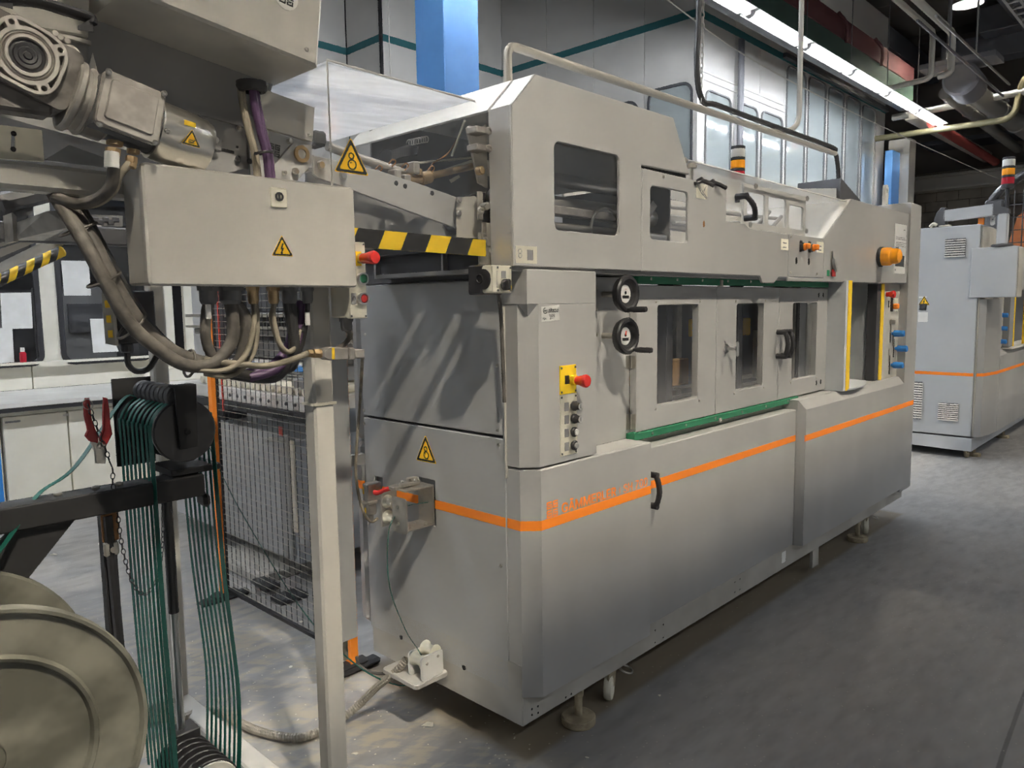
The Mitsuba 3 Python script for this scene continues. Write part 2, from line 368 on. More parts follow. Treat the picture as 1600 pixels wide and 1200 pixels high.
# ---- the tall press cabin
PT = thing('press_cabin', 'tall pale press cabin with a dark green band, rising behind the machine', 'cabin')
YF, XL, ZT = 3.9, 7.815, 7.3
obj(PT, 'core', cat(bx(XL + .06, 15.42, YF + .07, 7.565, 0, ZT), bx(5.383, XL + .1, 7.715, 9.731, 0, ZT), bx(2.217, 5.383, 8.589, 9.731, 0, ZT)), 'interior_dark')
wins = [(8.04, 8.756, 2.999, 4.457), (9.015, 9.614, 2.999, 4.457), (9.764, 10.497, 2.999, 4.465), (10.656, 11.389, 2.999, 5.34), (11.522, 12.255, 2.999, 5.34), (12.397, 13.113, 2.999, 5.34), (13.271, 13.979, 2.999, 5.34), (14.129, 14.862, 2.999, 5.34)]
lwins = [(4.0, 4.674, 2.999, 4.532), (4.899, 5.441, 2.999, 4.449)]
hole = lambda a, e, r: rr(a[0] - e, a[1] + e, a[2] - e, a[3] + e, r)
flip = lambda a: (-a[1], -a[0], a[2], a[3])
cuts = [7.815, 8.873, 9.689, 10.572, 15.462]
for a, b in zip(cuts, cuts[1:]):
    g = rect(a + .006, 0, b - .006, ZT).difference(unary_union([hole(w, .02, .13) for w in wins]))
    obj(PT, 'wall_panel', ex(g, -YF - .05, -YF, FRONT, .005), 'wall_panel')
for w in wins:
    k = obj(PT, 'window', ex(hole(w, .02, .13).difference(hole(w, 0, .11)), -YF - .01, -YF + .02, FRONT), 'gland_grey')
    obj(k, 'pane', ex(hole(w, 0, .11), -YF - .02, -YF - .01, FRONT), 'window_glass_far')
for w in map(flip, lwins):
    k = obj(PT, 'window', ex(hole(w, .035, .17).difference(hole(w, 0, .14)), -XL - .01, -XL + .02, END), 'dark_grey')
    obj(k, 'pane', ex(hole(w, 0, .14), -XL - .02, -XL - .01, END), 'window_glass_far')
lw = unary_union([hole(flip(a), .02, .16) for a in lwins])
for a, b in zip([3.9, 4.774, 5.691, 6.64], [4.774, 5.691, 6.64, 7.648]):
    obj(PT, 'wall_panel', ex(rect(-b + .006, 0, -a, ZT).difference(lw), -XL - .05, -XL, END, .005), 'wall_panel')
for a, b in ((5.299, 6.549), (6.549, XL + .05)):
    obj(PT, 'wall_panel', ex(rect(a + .008, 0, b - .008, ZT), -7.698, -7.648, FRONT, .005), 'wall_panel')
obj(PT, 'wall_panel', ex(rect(-8.531, 0, -7.665, ZT), -5.359, -5.299, END, .005), 'wall_panel')
for a, b in ((2.217, 3.8), (3.8, 5.299)):
    obj(PT, 'wall_panel', ex(rect(a + .008, 0, b - .008, ZT), -8.589, -8.539, FRONT, .005), 'wall_panel')
obj(PT, 'corner_gap', bx(5.266, 5.299, 7.615, 7.665, 0, ZT), 'black')
za, zb = 5.39, 5.49
for b_ in ((XL - .012, 15.462, YF - .012, YF), (XL - .012, XL, YF - .012, 7.64), (5.291, XL, 7.636, 7.648), (5.287, 5.299, 7.648, 8.531), (2.217, 5.291, 8.527, 8.539)):
    obj(PT, 'band', bx(*b_, za, zb), 'wall_stripe', label='dark green band')
for z in (4.582, 4.682):
    obj(PT, 'ledge', bx(XL - .02, 10.547, YF - .02, YF, z, z + .02), 'window_frame')
for y_, z_ in ((.08, 5.415), (.12, 5.598)):
    obj(PT, 'cornice', bx(10.464, 15.462, YF - y_, YF, z_, z_ + .08, .01), 'dark_grey')
for x in (8.898, 8.965):
    one('rain_pipe', cyl((x, YF - .07, 3.166), (x, YF - .07, 5.332), .03, n=12), 'pipe_dark', ('left' if x < 8.923 else 'right') + ' one of the two dark pipes between the first cabin windows', 'pipe', smooth=40)

# ---- blue columns
one('steel_column', bx(2.39, 2.77, 3.0, 3.35, 0, 7.6, .006), 'column_blue', 'bright blue square steel column behind the infeed hood', 'column')
one('steel_column', bx(14.946, 15.429, 3.566, 3.716, 0, 4.54, .01), 'column_blue', 'blue column at the far right end of the press cabin, under the lamp row', 'column')
one('grey_column', bx(15.462, 15.878, 3.4, 3.816, 0, 4.832, .01), 'pipe_pale', 'grey column just right of the far blue column', 'column')

# ---- girders, pipes and ducts under the ceiling
one('roof_girder', bx(6.0, 14.0, 2.95, 3.2, 5.48, 5.80, .01), 'girder_red', 'dark red roof girder running above the lamp row', 'girder')
one('roof_girder', bx(6.0, 14.0, 2.95, 3.2, 5.15, 5.48, .01), 'girder_green', 'dark green roof girder just under the red one', 'girder')
one('cable_duct', bx(6.0, 13.9, 2.97, 3.15, 5.03, 5.14, .01), 'dark_grey', 'dark cable duct between the green girder and the lamp row', 'duct')
one('roof_girder', bx(17.0, 17.5, -6, 3.3, 6.5, 7.0, .01), 'girder', 'dark cross girder at the far right under the ceiling', 'girder')
one('roof_girder', bx(4, 20, 4.1, 4.35, 6.95, 7.4, .01), 'girder', 'dark roof girder above the press cabin', 'girder')
for i in range(3):
    one('girder_bracket', tube([(8.6 + 1.6 * i, 2.93, 5.8), (8.75 + 1.6 * i, 2.86, 5.65), (8.95 + 1.6 * i, 2.93, 5.45)], .025, 8), 'girder_red', ('first', 'second', 'third')[i] + ' curved red bracket on the roof girders, counted from the left', 'bracket')

# ---- services hung from the ceiling
one('steam_pipe', pipe([(8.8, 2.12, 5.75), (12.0, 2.12, 5.75), (12.0, 2.12, 5.04), (12.0, 2.9, 5.0)], .045, .1), 'pipe_pale', 'pale pipe dropping from the ceiling and turning to the cabin, left leg of the loop', 'pipe', smooth=40)
one('steam_pipe', pipe([(8.8, 1.84, 5.66), (12.0, 1.84, 5.66), (12.0, 1.84, 5.06), (12.0, 2.02, 5.045)], .055, .12), 'pipe_pale', 'pale pipe dropping from the ceiling, right leg of the hanging loop', 'pipe', smooth=40)
one('cross_pipe', cyl((14.0, 3.3, 4.96), (14.0, -1.0, 5.10), .06), 'pipe_pale', 'straight grey pipe crossing under the ceiling at the right end of the lamp row', 'pipe', smooth=40)
one('gas_pipe', pipe([(14.0, 3.6, 4.62), (14.0, 1.33, 4.60), (14.0, 1.22, 5.3), (14.0, .6, 5.35)], .055, .2), 'pipe_yellow', 'dull yellow pipe with an upward bend at the right frame edge', 'pipe', smooth=40)
one('hanger_rod', cyl((14, 2.40, 4.97), (14, 2.40, 7.6), .03, n=8), 'pipe_dark', 'thin hanger rod holding the straight grey cross pipe', 'rod', smooth=40)
one('air_duct', cat(cyl((13.2, 1.82, 5.0), (19.5, 1.70, 5.0), .17, n=20), torus((15.0, 1.79, 5.0), (1, 0, 0), .172, .015), torus((16.5, 1.76, 5.0), (1, 0, 0), .172, .015)), 'duct', 'round silver air duct running away at the far right', 'duct', smooth=40)
one('air_duct', cat(cyl((12.9, 2.14, 4.98), (19.5, 2.25, 4.98), .10, n=16), torus((14.6, 2.17, 4.98), (1, 0, 0), .102, .012)), 'duct', 'thinner silver duct left of the big round one', 'duct', smooth=40)
one('fan_drum', cat(cylb((12.4, 1.80, 5.05), (13.1, 1.82, 5.03), .27, .04), bx(12.3, 12.9, 1.3, 2.4, 5.28, 5.36)), 'pipe_dark', 'dark round fan drum at the head of the silver duct', 'fan', smooth=35)
one('sprinkler_pipe', cyl((14.0, 2.62, 4.75), (19.6, 2.70, 4.75), .09), 'pipe_red', 'rusty red pipe running away under the ducts at the far right', 'pipe', smooth=40)
one('steel_beam', cat(bx(13.8, 20.0, 2.86, 2.96, 4.85, 5.05), bx(13.8, 20.0, 2.80, 3.02, 4.83, 4.86)), 'pipe_pale', 'grey steel beam running away under the red pipe, left of it', 'beam')
one('hanging_rail', cat(cyl((9.0, 1.49, 5.0), (14.4, 1.50, 5.0), .02, n=8), cyl((10.5, 1.49, 5.0), (10.5, 1.49, 7.6), .012, n=6)), 'pipe_dark', 'thin dark rail under the ceiling, right of the hanging pipe loop, upper one', 'rail', smooth=40)
one('hanging_rail', cat(cyl((9.0, 1.28, 5.0), (13.2, 1.27, 5.0), .018, n=8), cyl((11, 1.275, 5.0), (11, 1.275, 7.6), .012, n=6)), 'duct', 'thin shiny rail under the ceiling, right of the hanging pipe loop, lower one', 'rail', smooth=40)
one('cable_tray', cat([bx(7.6, 12.6, .42 + .14 * k, .45 + .14 * k, 5.0, 5.05) for k in (0, 1)] + [bx(7.7 + .25 * k, 7.73 + .25 * k, .43, .58, 5.0, 5.02) for k in range(20)]), 'duct', 'blue-grey ladder cable tray in the upper right corner', 'cable tray')
for i, (y, z) in enumerate(((.95, 5.9), (1.6, 6.3))):
    one('ceiling_cassette', bx(14.5 + i * 2, 16.3 + i * 2, y - .9, y + .9, 6.9, 7.4, .02), 'girder', ('dark unit under the ceiling above the ducts', 'dark unit under the ceiling behind the first one')[i], 'unit')

# ---- conduit over the machine
PYc = .40
one('conduit', pipe([(.391, PYc, 2.188), (.391, PYc, 2.458), (3.56, PYc, 2.488)], .017, .045), 'pipe_pale', 'long pale conduit rising from the hood and running over the machine', 'conduit', smooth=40)
one('conduit', pipe([(2.93, PYc, 7.5), (2.97, PYc, 2.60), (2.86, PYc, 2.53), (2.60, PYc, 2.492)], .016, .10), 'pipe_pale', 'vertical pale conduit dropping from the ceiling and bending onto the long one', 'conduit', smooth=40)
one('black_hose', tube([(1.775, PYc, 6.0), (1.765, PYc, 3.2), (1.745, PYc, 2.70), (1.80, PYc, 2.52), (1.95, PYc - .012, 2.512), (2.6, PYc - .012, 2.512), (3.45, PYc - .012, 2.515), (3.56, PYc, 2.495), (3.61, PYc, 2.42), (3.64, PYc, 2.30)], .014, 9), 'cable_black', 'black hose hanging down beside a chain and running along the conduit to the hopper', 'hose', smooth=40)
def chain(name, pts, L, R, r, mat, label):
    """a link chain along the points: alternate links turned by a quarter."""
    p = spline(pts, 12); s = np.r_[0, np.cumsum(np.linalg.norm(np.diff(p, axis=0), axis=1))]; nlink = int(s[-1] / (L - 2.2 * r))
    k = thing(name, label, 'chain'); out = []
    for i in range(nlink):
        t = (i + .5) * s[-1] / nlink; c = np.array([np.interp(t, s, p[:, a]) for a in range(3)]); c2 = np.array([np.interp(min(t + .002, s[-1]), s, p[:, a]) for a in range(3)]); d = c2 - c
        if np.linalg.norm(d) < 1e-9: d = np.array((0, 0, -1.))
        u, v, w = basis(d); a = np.arange(12) * 2 * np.pi / 12
        side = (u, v)[i % 2] * math.cos(.5) + (v, -u)[i % 2] * math.sin(.5)
        loop = [c + w * math.sin(q) * L / 2 + side * math.cos(q) * R for q in a]; loop.append(loop[0])
        out.append(tube(loop, r, 5, smooth=False))
    for m in out[:300]: obj(k, 'link', m, mat, smooth=40)
    return k
chain('hanging_chain', [(1.80, PYc, 3.4), (1.795, PYc, 2.8), (1.785, PYc, 2.50)], .030, .009, .0026, 'steel_dull', 'silver link chain holding the conduit over the machine')
one('pull_wire', tube([(3.0, 1.6, 3.80), (5.0, 1.6, 3.62), (9.0, 1.6, 3.60), (14.5, 1.6, 3.66)], .006, 6), 'pipe_pale', 'thin pale wire slung in front of the press cabin windows', 'wire')
one('hanging_wire', tube([(3.0, 4.5, 6.5), (3.02, 4.5, 3.0), (3.05, 4.5, 2.2)], .005, 5), 'pipe_pale', 'thin vertical wire hanging left of the near blue column', 'wire')
HP = thing('hopper', 'grey hopper box with a dark wedge-shaped end on top of the machine', 'hopper')
obj(HP, 'box', hull([(2.85, .35, 2.062), (3.48, .35, 2.062), (2.85, .6, 2.062), (3.48, .6, 2.062), (2.95, .35, 2.19), (3.47, .35, 2.245), (2.95, .6, 2.19), (3.47, .6, 2.245)]), 'paint_blue_grey')
obj(HP, 'dark_end', hull([(3.47, .33, 2.062), (3.49, .33, 2.31), (3.86, .33, 2.20), (3.88, .33, 2.14), (3.47, .62, 2.062), (3.49, .62, 2.31), (3.86, .62, 2.20), (3.88, .62, 2.14)]), 'dark_grey')
def stack_light(c, r, lens, base, label, grp=None, first=0):
    k = thing('stack_light', label, 'stack light', grp); x, y, z = c
    for i, m in enumerate(lens):
        obj(k, 'lens', cylb((x, y, z), (x, y, z + r * 1.15), r, r * .06, 20), m, smooth=40); z += r * 1.15
        obj(k, 'ring', cylb((x, y, z), (x, y, z + r * .42), r * 1.01, r * .08, 20), 'black_plastic', smooth=40); z += r * .42
    obj(k, 'pole', cat(cyl((x, y, c[2] - base), (x, y, c[2]), r * .35), cylb((x, y, c[2] - r * .8), (x, y, c[2]), r, r * .08)), 'black_plastic', smooth=40)
    return k
stack_light((2.19, .40, 2.165), .038, ('lens_red', 'amber', 'lens_white'), .12, 'red, amber and white signal tower on top of the machine')

# ================================================================ the stacking machine
M1 = thing('stacking_machine', 'long grey stacking machine with an orange stripe, green-railed doors and clear hood, filling the middle', 'machine')
G = 'paint_grey'
obj(M1, 'base_frame', bx(0, 3.90, 0, .82, .13, .34, .004), 'paint_base')
obj(M1, 'core', cat(bx(.02, 3.67, .075, .80, .34, .945), bx(.03, .335, .06, .80, .945, 1.60), bx(.335, .69, .075, .80, .945, 1.60)), 'interior_grey')
obj(M1, 'bolt_holes', cat([cyl((x, -.0006, z), (x, .002, z), .004, n=8) for x, z in ((.045, .155), (.045, .175), (.075, .15), (.075, .172), (.22, .145), (.25, .145), (.78, .20), (.78, .15), (.84, .205), (.84, .15), (1.45, .21), (1.45, .16), (1.5, .21), (1.5, .16))]), 'black', stuff=True)

# end panels (the narrow end facing the conveyor)
ZS0, ZS1 = .788, .820
slots = unary_union([rect(-.773, .785, -.722, .852), rect(-.503, .722, -.413, .888)])
lo = rr(-.832, -.060, .232, 1.077, .003, 2).difference(slots)
P1 = obj(M1, 'end_panel', ex(lo, -.02, 0, END, .003), 'paint_end')
P2 = obj(M1, 'end_panel', ex(rr(-.832, -.060, 1.086, 1.585, .003, 2), -.02, 0, END, .003), 'paint_end')
obj(M1, 'end_backing', bx(.03, .05, .06, .85, .30, 1.60), 'interior_dark')
obj(P1, 'stripe', ex(rect(-.825, ZS0, -.064, ZS1).difference(slots), .0, .0008, END), 'orange')
screws(P1, [(0, y, z) for y, z in ((.826, 1.054), (.090, 1.056), (.088, .655), (.82, .655))], (-1, 0, 0), .0065)
screws(P2, [(0, y, z) for y, z in ((.825, 1.105), (.093, 1.103), (.091, 1.312), (.064, 1.497), (.80, 1.40))], (-1, 0, 0), .0065)
obj(P1, 'cut_out', cat([ex(Point(-y, z).buffer(.009, 6).union(rect(-y - .009, z, -y + .009, z + .006)), .0, .0006, END) for y, z in ((.634, .243), (.28, .241))]), 'black', stuff=True)
tri_sign(P1, (0, .456, .983), (0, -1, 0), (0, 0, 1), .088, 'rollers')
obj(P1, 'label', ex(rect(-.606, .846, -.566, .862), 0, .0008, END), 'paper')
obj(P1, 'label_print', text('9200-2', .0075, frame((0, .600, .850), (0, -1, 0), (0, 0, 1)), False, .0016, .028), 'black')
obj(P1, 'slot_liner', cat(bx(.012, .03, .413, .503, .722, .888), bx(.012, .03, .722, .773, .785, .852)), 'mid_grey')
obj(P1, 'roller_hole', ex(Point(-.436, .808).buffer(.020, 8), -.0118, -.009, END), 'black')
CP = obj(M1, 'corner_post', cat(bx(.0, .05, .838, .905, .235, .978, .022), bx(.0, .05, .838, .905, .984, 1.60, .022)), 'paint_end')
obj(CP, 'stripe', bx(-.0008, .02, .850, .890, ZS0, ZS1), 'orange')
obj(M1, 'edge_rail', bx(-.006, .018, .053, .061, .95, 1.50, .002), 'paint_base')
obj(M1, 'sticker', ex(rect(-.480, .163, -.434, .190), 0, .0008, END), 'paper')

# near front cover with the lettering
plan = Polygon([(.672, .07), (.02, .07), (.002, .058), (.002, 0), (.049, -.047), (.672, -.047)])
C1 = obj(M1, 'front_cover', ex(plan, .232, .986, TOP, .005), G)
obj(C1, 'stripe', cat(ex(rect(.0492, ZS0, .672, ZS1), .047, .0478, FRONT), ex(rect(0, ZS0, .0665, ZS1), 0, .0008, frame((.002, 0, 0), (.047, -.047, 0), (0, 0, 1))), ex(rect(-.058, ZS0, 0, ZS1), -.002, -.0012, END)), 'orange')
F = lambda x, z, y=-.047: frame((x, y, z), (1, 0, 0), (0, 0, 1))
obj(C1, 'maker_name', text('GÄMMERLER', .031, F(.146, .8245), True, .0012, .300), 'orange', label='orange lettering of the maker name')
obj(C1, 'name_divider', ex(rect(.470, .8245, .4725, .850), .047, .0482, FRONT), 'orange')
obj(C1, 'model_name', text('SH 700', .031, F(.493, .8245), False, .0012, .152), 'orange', label='orange model lettering')
obj(C1, 'emblem', emblem(.054, .052, F(.075, .822)), 'orange')

# wide lift-off cover below the doors
C2 = obj(M1, 'lift_off_cover', bx(.679, 2.068, -.008, .066, .240, .951, .004), G)
obj(C2, 'stripe', ex(rect(.680, ZS0, 2.066, ZS1), .008, .0088, FRONT), 'orange')
obj(C2, 'handle', handle_d((.702, -.008, .853), (.702, -.008, .733), (0, -1, 0), .052, .0105), 'black_plastic', smooth=40)

# far front cover, its top edge bevelled
def wedge(x0, x1, z0):
    return hull([(x0, -.012, z0), (x1, -.052, z0), (3.674, -.052, z0), (3.674, .07, z0), (x0, .07, z0), (x0, -.012, .952), (x1, -.052, .952), (3.674, -.052, .952), (x0, -.010, .970), (x1 - .02, -.016, .998), (3.674, -.016, .998), (3.674, .07, .999), (x0, .07, .999)])
C3 = obj(M1, 'far_cover', wedge(2.073, 2.088, .236), G)
obj(C3, 'stripe', cat(ex(rect(2.089, ZS0, 3.674, ZS1), .052, .0528, FRONT), ex(rect(0, ZS0, .0427, ZS1), 0, .0008, frame((2.073, -.012, 0), (.015, -.04, 0), (0, 0, 1)))), 'orange')
obj(M1, 'base_sticker', ex(rect(1.955, .165, 2.0, .222), 0, .0008, FRONT), 'paper')
obj(M1, 'bracket', bx(2.36, 2.44, -.0, .02, .03, .135, .003), 'paint_base')

# end tower
tp = unary_union([rect(3.68, .0, 3.95, .75), rect(3.68, -.05, 3.90, .75), Point(3.90, 0).buffer(.05, 8)])
TW = obj(M1, 'end_tower', ex(tp, .215, 2.132, TOP, .008), G, smooth=30)
obj(TW, 'stripe', ex(rect(3.68, ZS0, 3.90, ZS1), .05, .0508, FRONT), 'orange')

# control pillar
pp = Polygon([(.338, .07), (0, .07), (0, 0), (.047, -.045), (.338, -.045)])
PL = obj(M1, 'control_pillar', cat(ex(pp, .993, 1.506, TOP, .002), ex(Polygon([(.338, .07), (-.002, .07), (-.004, -.045), (.338, -.045)]), 1.506, 1.611, TOP, .003), hull([(0, 0, 1.506), (-.004, -.045, 1.506), (.047, -.045, 1.506), (.022, -.0225, 1.466), (.002, -.002, 1.506)])), G)
YP = obj(PL, 'stop_plate', ex(rect(.145, 1.214, .227, 1.307), .045, .049, FRONT, .001), 'yellow_box')
obj(PL, 'stop_window', ex(rect(.168, 1.246, .190, 1.274), .049, .0495, FRONT), 'black')
obj(PL, 'stop_collar', cylb((.205, -.049, 1.257), (.205, -.068, 1.257), .0165, .002), 'yellow_box', smooth=40)
obj(PL, 'stop_button', lathe([(0, 0), (.013, 0), (.015, .012), (.021, .036), (.0215, .041), (.018, .047), (0, .049)], (.205, -.066, 1.257), (0, -1, 0), 24), 'red', smooth=50, label='red mushroom emergency stop button')
WP = obj(PL, 'button_plate', ex(rect(.146, 1.012, .230, 1.212), .045, .0485, FRONT, .001), 'cream')
obj(PL, 'button_tags', cat([ex(rect(.165, z - .014, .187, z + .014), .0485, .0492, FRONT) for z in (1.172, 1.130, 1.086, 1.041)]), 'mid_grey', stuff=True)
for z, kind in ((1.172, 'key'), (1.130, 'key'), (1.086, 'white'), (1.041, 'dark')):
    c = (.209, -.0485, z)
    B = obj(PL, 'push_button', cylb(c, (.209, -.060, z), .0165, .003), 'black_plastic', smooth=40)
    if kind == 'key':
        obj(PL, 'key_switch', cat(cyl((.209, -.060, z), (.209, -.077, z), .013, .011), cyl((.209, -.077, z), (.209, -.079, z), .007)), 'black_plastic', smooth=40)
        obj(PL, 'key_face', ex(Point(.209, z).buffer(.0105, 8).difference(rect(.2075, z - .006, .2105, z + .006)), .0791, .0805, FRONT), 'chrome')
    else:
        obj(PL, 'button_cap', cylb((.209, -.060, z), (.209, -.066, z), .0115, .003), 'lens_white' if kind == 'white' else 'mid_grey', smooth=40)
screws(PL, [(x, -.049, z) for x in (.151, .222) for z in (1.221, 1.299)] + [(x, -.0485, z) for x in (.152, .223) for z in (1.019, 1.204)], (0, -1, 0), .0038, 'dark_grey')
SK = obj(PL, 'inventory_sticker', ex(Polygon([(.061, 1.496), (.147, 1.501), (.149, 1.454), (.062, 1.449)]), .045, .0456, FRONT), 'paper')
q = .03
obj(PL, 'sticker_print', cat(text('allaoui', .0135, frame((.092, -.0456, 1.4775), (1, 0, q), (-q, 0, 1)), True, .0004, .050), text('Pos.', .0075, frame((.065, -.0456, 1.4560), (1, 0, q), (-q, 0, 1)), False, .0004), text('389', .0150, frame((.098, -.0456, 1.4560), (1, 0, q + .1), (-q - .1, 0, 1)), False, .0004, .026),
    ex(unary_union([Point(.078, 1.4835).buffer(.0095, 8).difference(Point(.078, 1.4835).buffer(.0070, 8)).difference(rect(.08, 1.487, .09, 1.50)), Point(.078, 1.4835).buffer(.0032, 6)]), .0456, .0460, FRONT)), 'black')

# plate with the two hand wheels
WPL = obj(M1, 'hand_wheel_plate', ex(rect(.340, .985, .699, 1.600), -.075, -.07, FRONT, .001), G)
screws(WPL, [(.492, .07, 1.484), (.492, .07, 1.392), (.492, .07, 1.56)], (0, -1, 0), .006)
for zc, ang, cy in ((1.537, -100, -.10), (1.387, -62, -.115)):
    c = np.array((.53, .0, zc)); d = (0, -1, 0)
    HW = obj(M1, 'hand_wheel', lathe([(.012, -.02), (.020, 0), (.040, .004), (.058, .014), (.0655, .030), (.0665, .040), (.062, .047), (.053, .048), (.046, .043), (.043, .032), (.034, .029), (0, .029)], c, d, 40), 'black_plastic', smooth=35)
    obj(HW, 'shaft', cyl((.53, .07, zc), (.53, .012, zc), .011), 'steel_dull', smooth=40)
    obj(HW, 'dial', lathe([(0, .030), (.032, .030), (.032, .028)], c, d, 28), 'paper')
    Fd = frame((.53, -.0305, zc), (1, 0, 0), (0, 0, 1))
    obj(HW, 'dial_marks', cat(ex(rect(-.019, -.016, .019, -.006), 0, .0008, Fd), ex(Point(0, .004).buffer(.006, 6), 0, .0008, Fd)), 'black')
    obj(HW, 'dial_pointer', ex(Polygon([(-.004, .006), (.002, .002), (.005, .018), (.001, .019)]) if zc < 1.45 else rect(-.003, .015, .003, .018), .0008, .0014, Fd), 'red_label')
    a = math.radians(ang); h = c + np.array((math.cos(a), 0, math.sin(a))) * .056
    obj(HW, 'crank_handle', lathe([(0, 0), (.0055, 0), (.0055, .012), (.0085, .013), (.0105, .030), (.0100, .070), (.0085, .078), (0, .079)], h + np.array((0, -.042, 0)), (.10, -1, 0), 16), 'black_plastic', smooth=40)

# doors
for i, (x0, x1, w0, w1) in enumerate(((.702, 1.314, .848, 1.162), (1.318, 1.945, 1.503, 1.778), (1.949, 2.566, 2.113, 2.425))):
    hole = rr(w0, w1, 1.097, 1.495, .014)
    D = obj(M1, 'door', ex(rect(x0, 1.008, x1, 1.572).difference(hole), -.070, -.040, FRONT, .0025), G)
    obj(D, 'window_pane', ex(rr(w0 - .01, w1 + .01, 1.087, 1.505, .012, 3), -.058, -.056, FRONT), 'clear')
    screws(D, [(x, .04, z) for x in (w0 - .012, w1 + .012) for z in (1.085, 1.507)], (0, -1, 0), .0055)
    if i == 0:
        for za, zb in ((1.256, 1.304), (1.019, 1.079)):
            obj(D, 'hinge', cat(ex(rect(.676, za, .699, zb), -.07, -.067, FRONT), bx(.700, .703, .042, .066, za, zb), cyl((.700, .062, za), (.700, .062, zb), .0045, n=10)), 'steel_dull', smooth=40)
    if i == 1:
        obj(D, 'knob', cat(cylb((1.402, .04, 1.297), (1.402, .030, 1.297), .020, .002), cyl((1.402, .03, 1.297), (1.402, -.012, 1.297), .010), bx(1.396, 1.411, -.024, -.010, 1.262, 1.330, .006), dome((1.395, .04, 1.325), (0, -1, 0), .006), dome((1.395, .04, 1.268), (0, -1, 0), .006)), 'chrome', smooth=35)
        obj(D, 'handle', handle_d((1.930, .04, 1.352), (1.930, .04, 1.232), (0, -1, 0), .050, .0115), 'black_plastic', smooth=40)
    if i == 2:
        obj(D, 'handle', handle_d((1.990, .04, 1.352), (1.990, .04, 1.232), (0, -1, 0), .050, .0115), 'black_plastic', smooth=40)
        obj(D, 'cut_out', cat([ex(affinity.scale(Point(x, z).buffer(.009, 6), 1, 1.5), -.04, -.0395, FRONT) for x in (2.44, 2.50) for z in (1.535, 1.055)]), 'black', stuff=True)
obj(M1, 'lower_rail', cat(ex(rect(.672, .979, 2.18, 1.006), -.066, -.030, FRONT, .002), bx(.672, .695, .028, .05, .976, 1.012, .002)), 'green')
obj(M1, 'upper_rail', ex(rect(.705, 1.577, 2.56, 1.610), -.066, -.034, FRONT, .002), 'green')
obj(M1, 'rail_tabs', cat(bx(1.33, 1.35, .025, .04, .972, .99, .001), bx(1.33, 1.35, .028, .045, 1.572, 1.600, .001)), 'paint_base', stuff=True)
screws(M1, [(x, .034, 1.596) for x in (.79, .98, 1.18, 1.40, 1.62)] + [(x, .030, .994) for x in (.80, 1.05, 1.30, 1.55, 1.80, 2.05)], (0, -1, 0), .006, 'steel', 'rail_screws')

# seen in the door windows: interior parts, and solid stand-ins for reflections of the aisle
obj(M1, 'inner_floor', bx(.70, 3.30, .07, .80, .945, .985), 'paint_base')
obj(M1, 'inner_back', bx(.69, 3.68, .66, .68, .98, 1.60), 'interior_grey')
for x, w, y, m in ((1.10, .05, .14, 'dark_grey'), (1.34, .05, .24, 'steel_dull'), (1.74, .05, .14, 'dark_grey'), (2.24, .06, .14, 'dark_grey'), (2.36, .035, .20, 'steel_dull'), (2.56, .04, .2, 'dark_grey')):
    obj(M1, 'inner_column', bx(x - w / 2, x + w / 2, y, y + w, .985, 1.60, .004), m)
obj(M1, 'reflection_block', bx(1.13, 1.36, .20, .38, 1.13, 1.25, .004), 'cardboard')  # brown and yellow reflections in the panes put in as solid blocks
obj(M1, 'reflection_block', bx(.98, 1.20, .22, .40, .99, 1.06, .004), 'cardboard')
obj(M1, 'reflection_block', bx(1.72, 2.05, .24, .42, 1.33, 1.42, .004), 'yellow_box')
obj(M1, 'reflection_sheet', bx(.92, 1.08, .20, .26, 1.20, 1.44, .01), 'cover_white')  # white reflections in the panes put in as solid sheets
obj(M1, 'reflection_sheet', bx(1.20, 1.32, .26, .30, 1.34, 1.46, .01), 'cover_white')
obj(M1, 'inner_label', bx(.93, 1.0, .16, .165, 1.06, 1.16), 'paper')
obj(M1, 'inner_tube', cyl((1.90, .14, 1.12), (1.90, .14, 1.36), .012), 'cover_white', smooth=40)
obj(M1, 'inner_rods', cat([cyl((x, .16, 1.0), (x, .16, 1.58), .008, n=8) for x in (2.14, 2.22, 2.28, 2.36, 2.41)] + [cyl((.78, .2, z), (2.5, .2, z), .010, n=8) for z in (1.04, 1.08, 1.12)]), 'steel_dull', smooth=40, stuff=True)

# the open bay with its two light curtains
LC = obj(M1, 'light_curtain', ex(Polygon([(2.572, .07), (2.590, -.050), (2.672, -.050), (2.66, .07)]), 1.0, 1.614, TOP, .001), 'paint_blue_grey')
obj(LC, 'yellow_edge', ex(rect(2.622, 1.0, 2.672, 1.614), .050, .053, FRONT), 'yellow')
LC2 = obj(M1, 'light_curtain', bx(3.255, 3.318, .0, .06, 1.0, 1.614, .002), 'dark_grey')
obj(LC2, 'yellow_edge', bx(3.318, 3.372, -.004, .05, 1.0, 1.614, .001), 'yellow')
obj(M1, 'bay_tray', ex(Polygon([(2.60, .20), (2.60, -.045), (2.70, -.060), (2.84, -.058), (2.95, -.045), (3.04, -.020), (3.20, .03), (3.25, .20)]), .999, 1.007, TOP), 'paint_blue_grey')
obj(M1, 'bay_wall', cat(bx(3.30, 3.31, .05, .66, 1.0, 1.614), bx(2.55, 3.31, .40, .41, 1.0, 1.614)), 'paint_blue_grey')
obj(M1, 'bay_bolts', cat([cyl((3.827,0.3,1.005), np.array((3.827,0.3,1.005)) + (0, -.03, 0), .012), cyl((3.892,0.32,1.343), np.array((3.892,0.32,1.343)) + (0, -.03, 0), .012), cyl((2.72, .2, 1.0), (2.72, .2, 1.6), .02)]), 'steel', smooth=40, stuff=True)
KP = obj(M1, 'knob_panel', bx(3.376, 3.682, .0, .012, .99, 1.612, .001), 'paint_base')
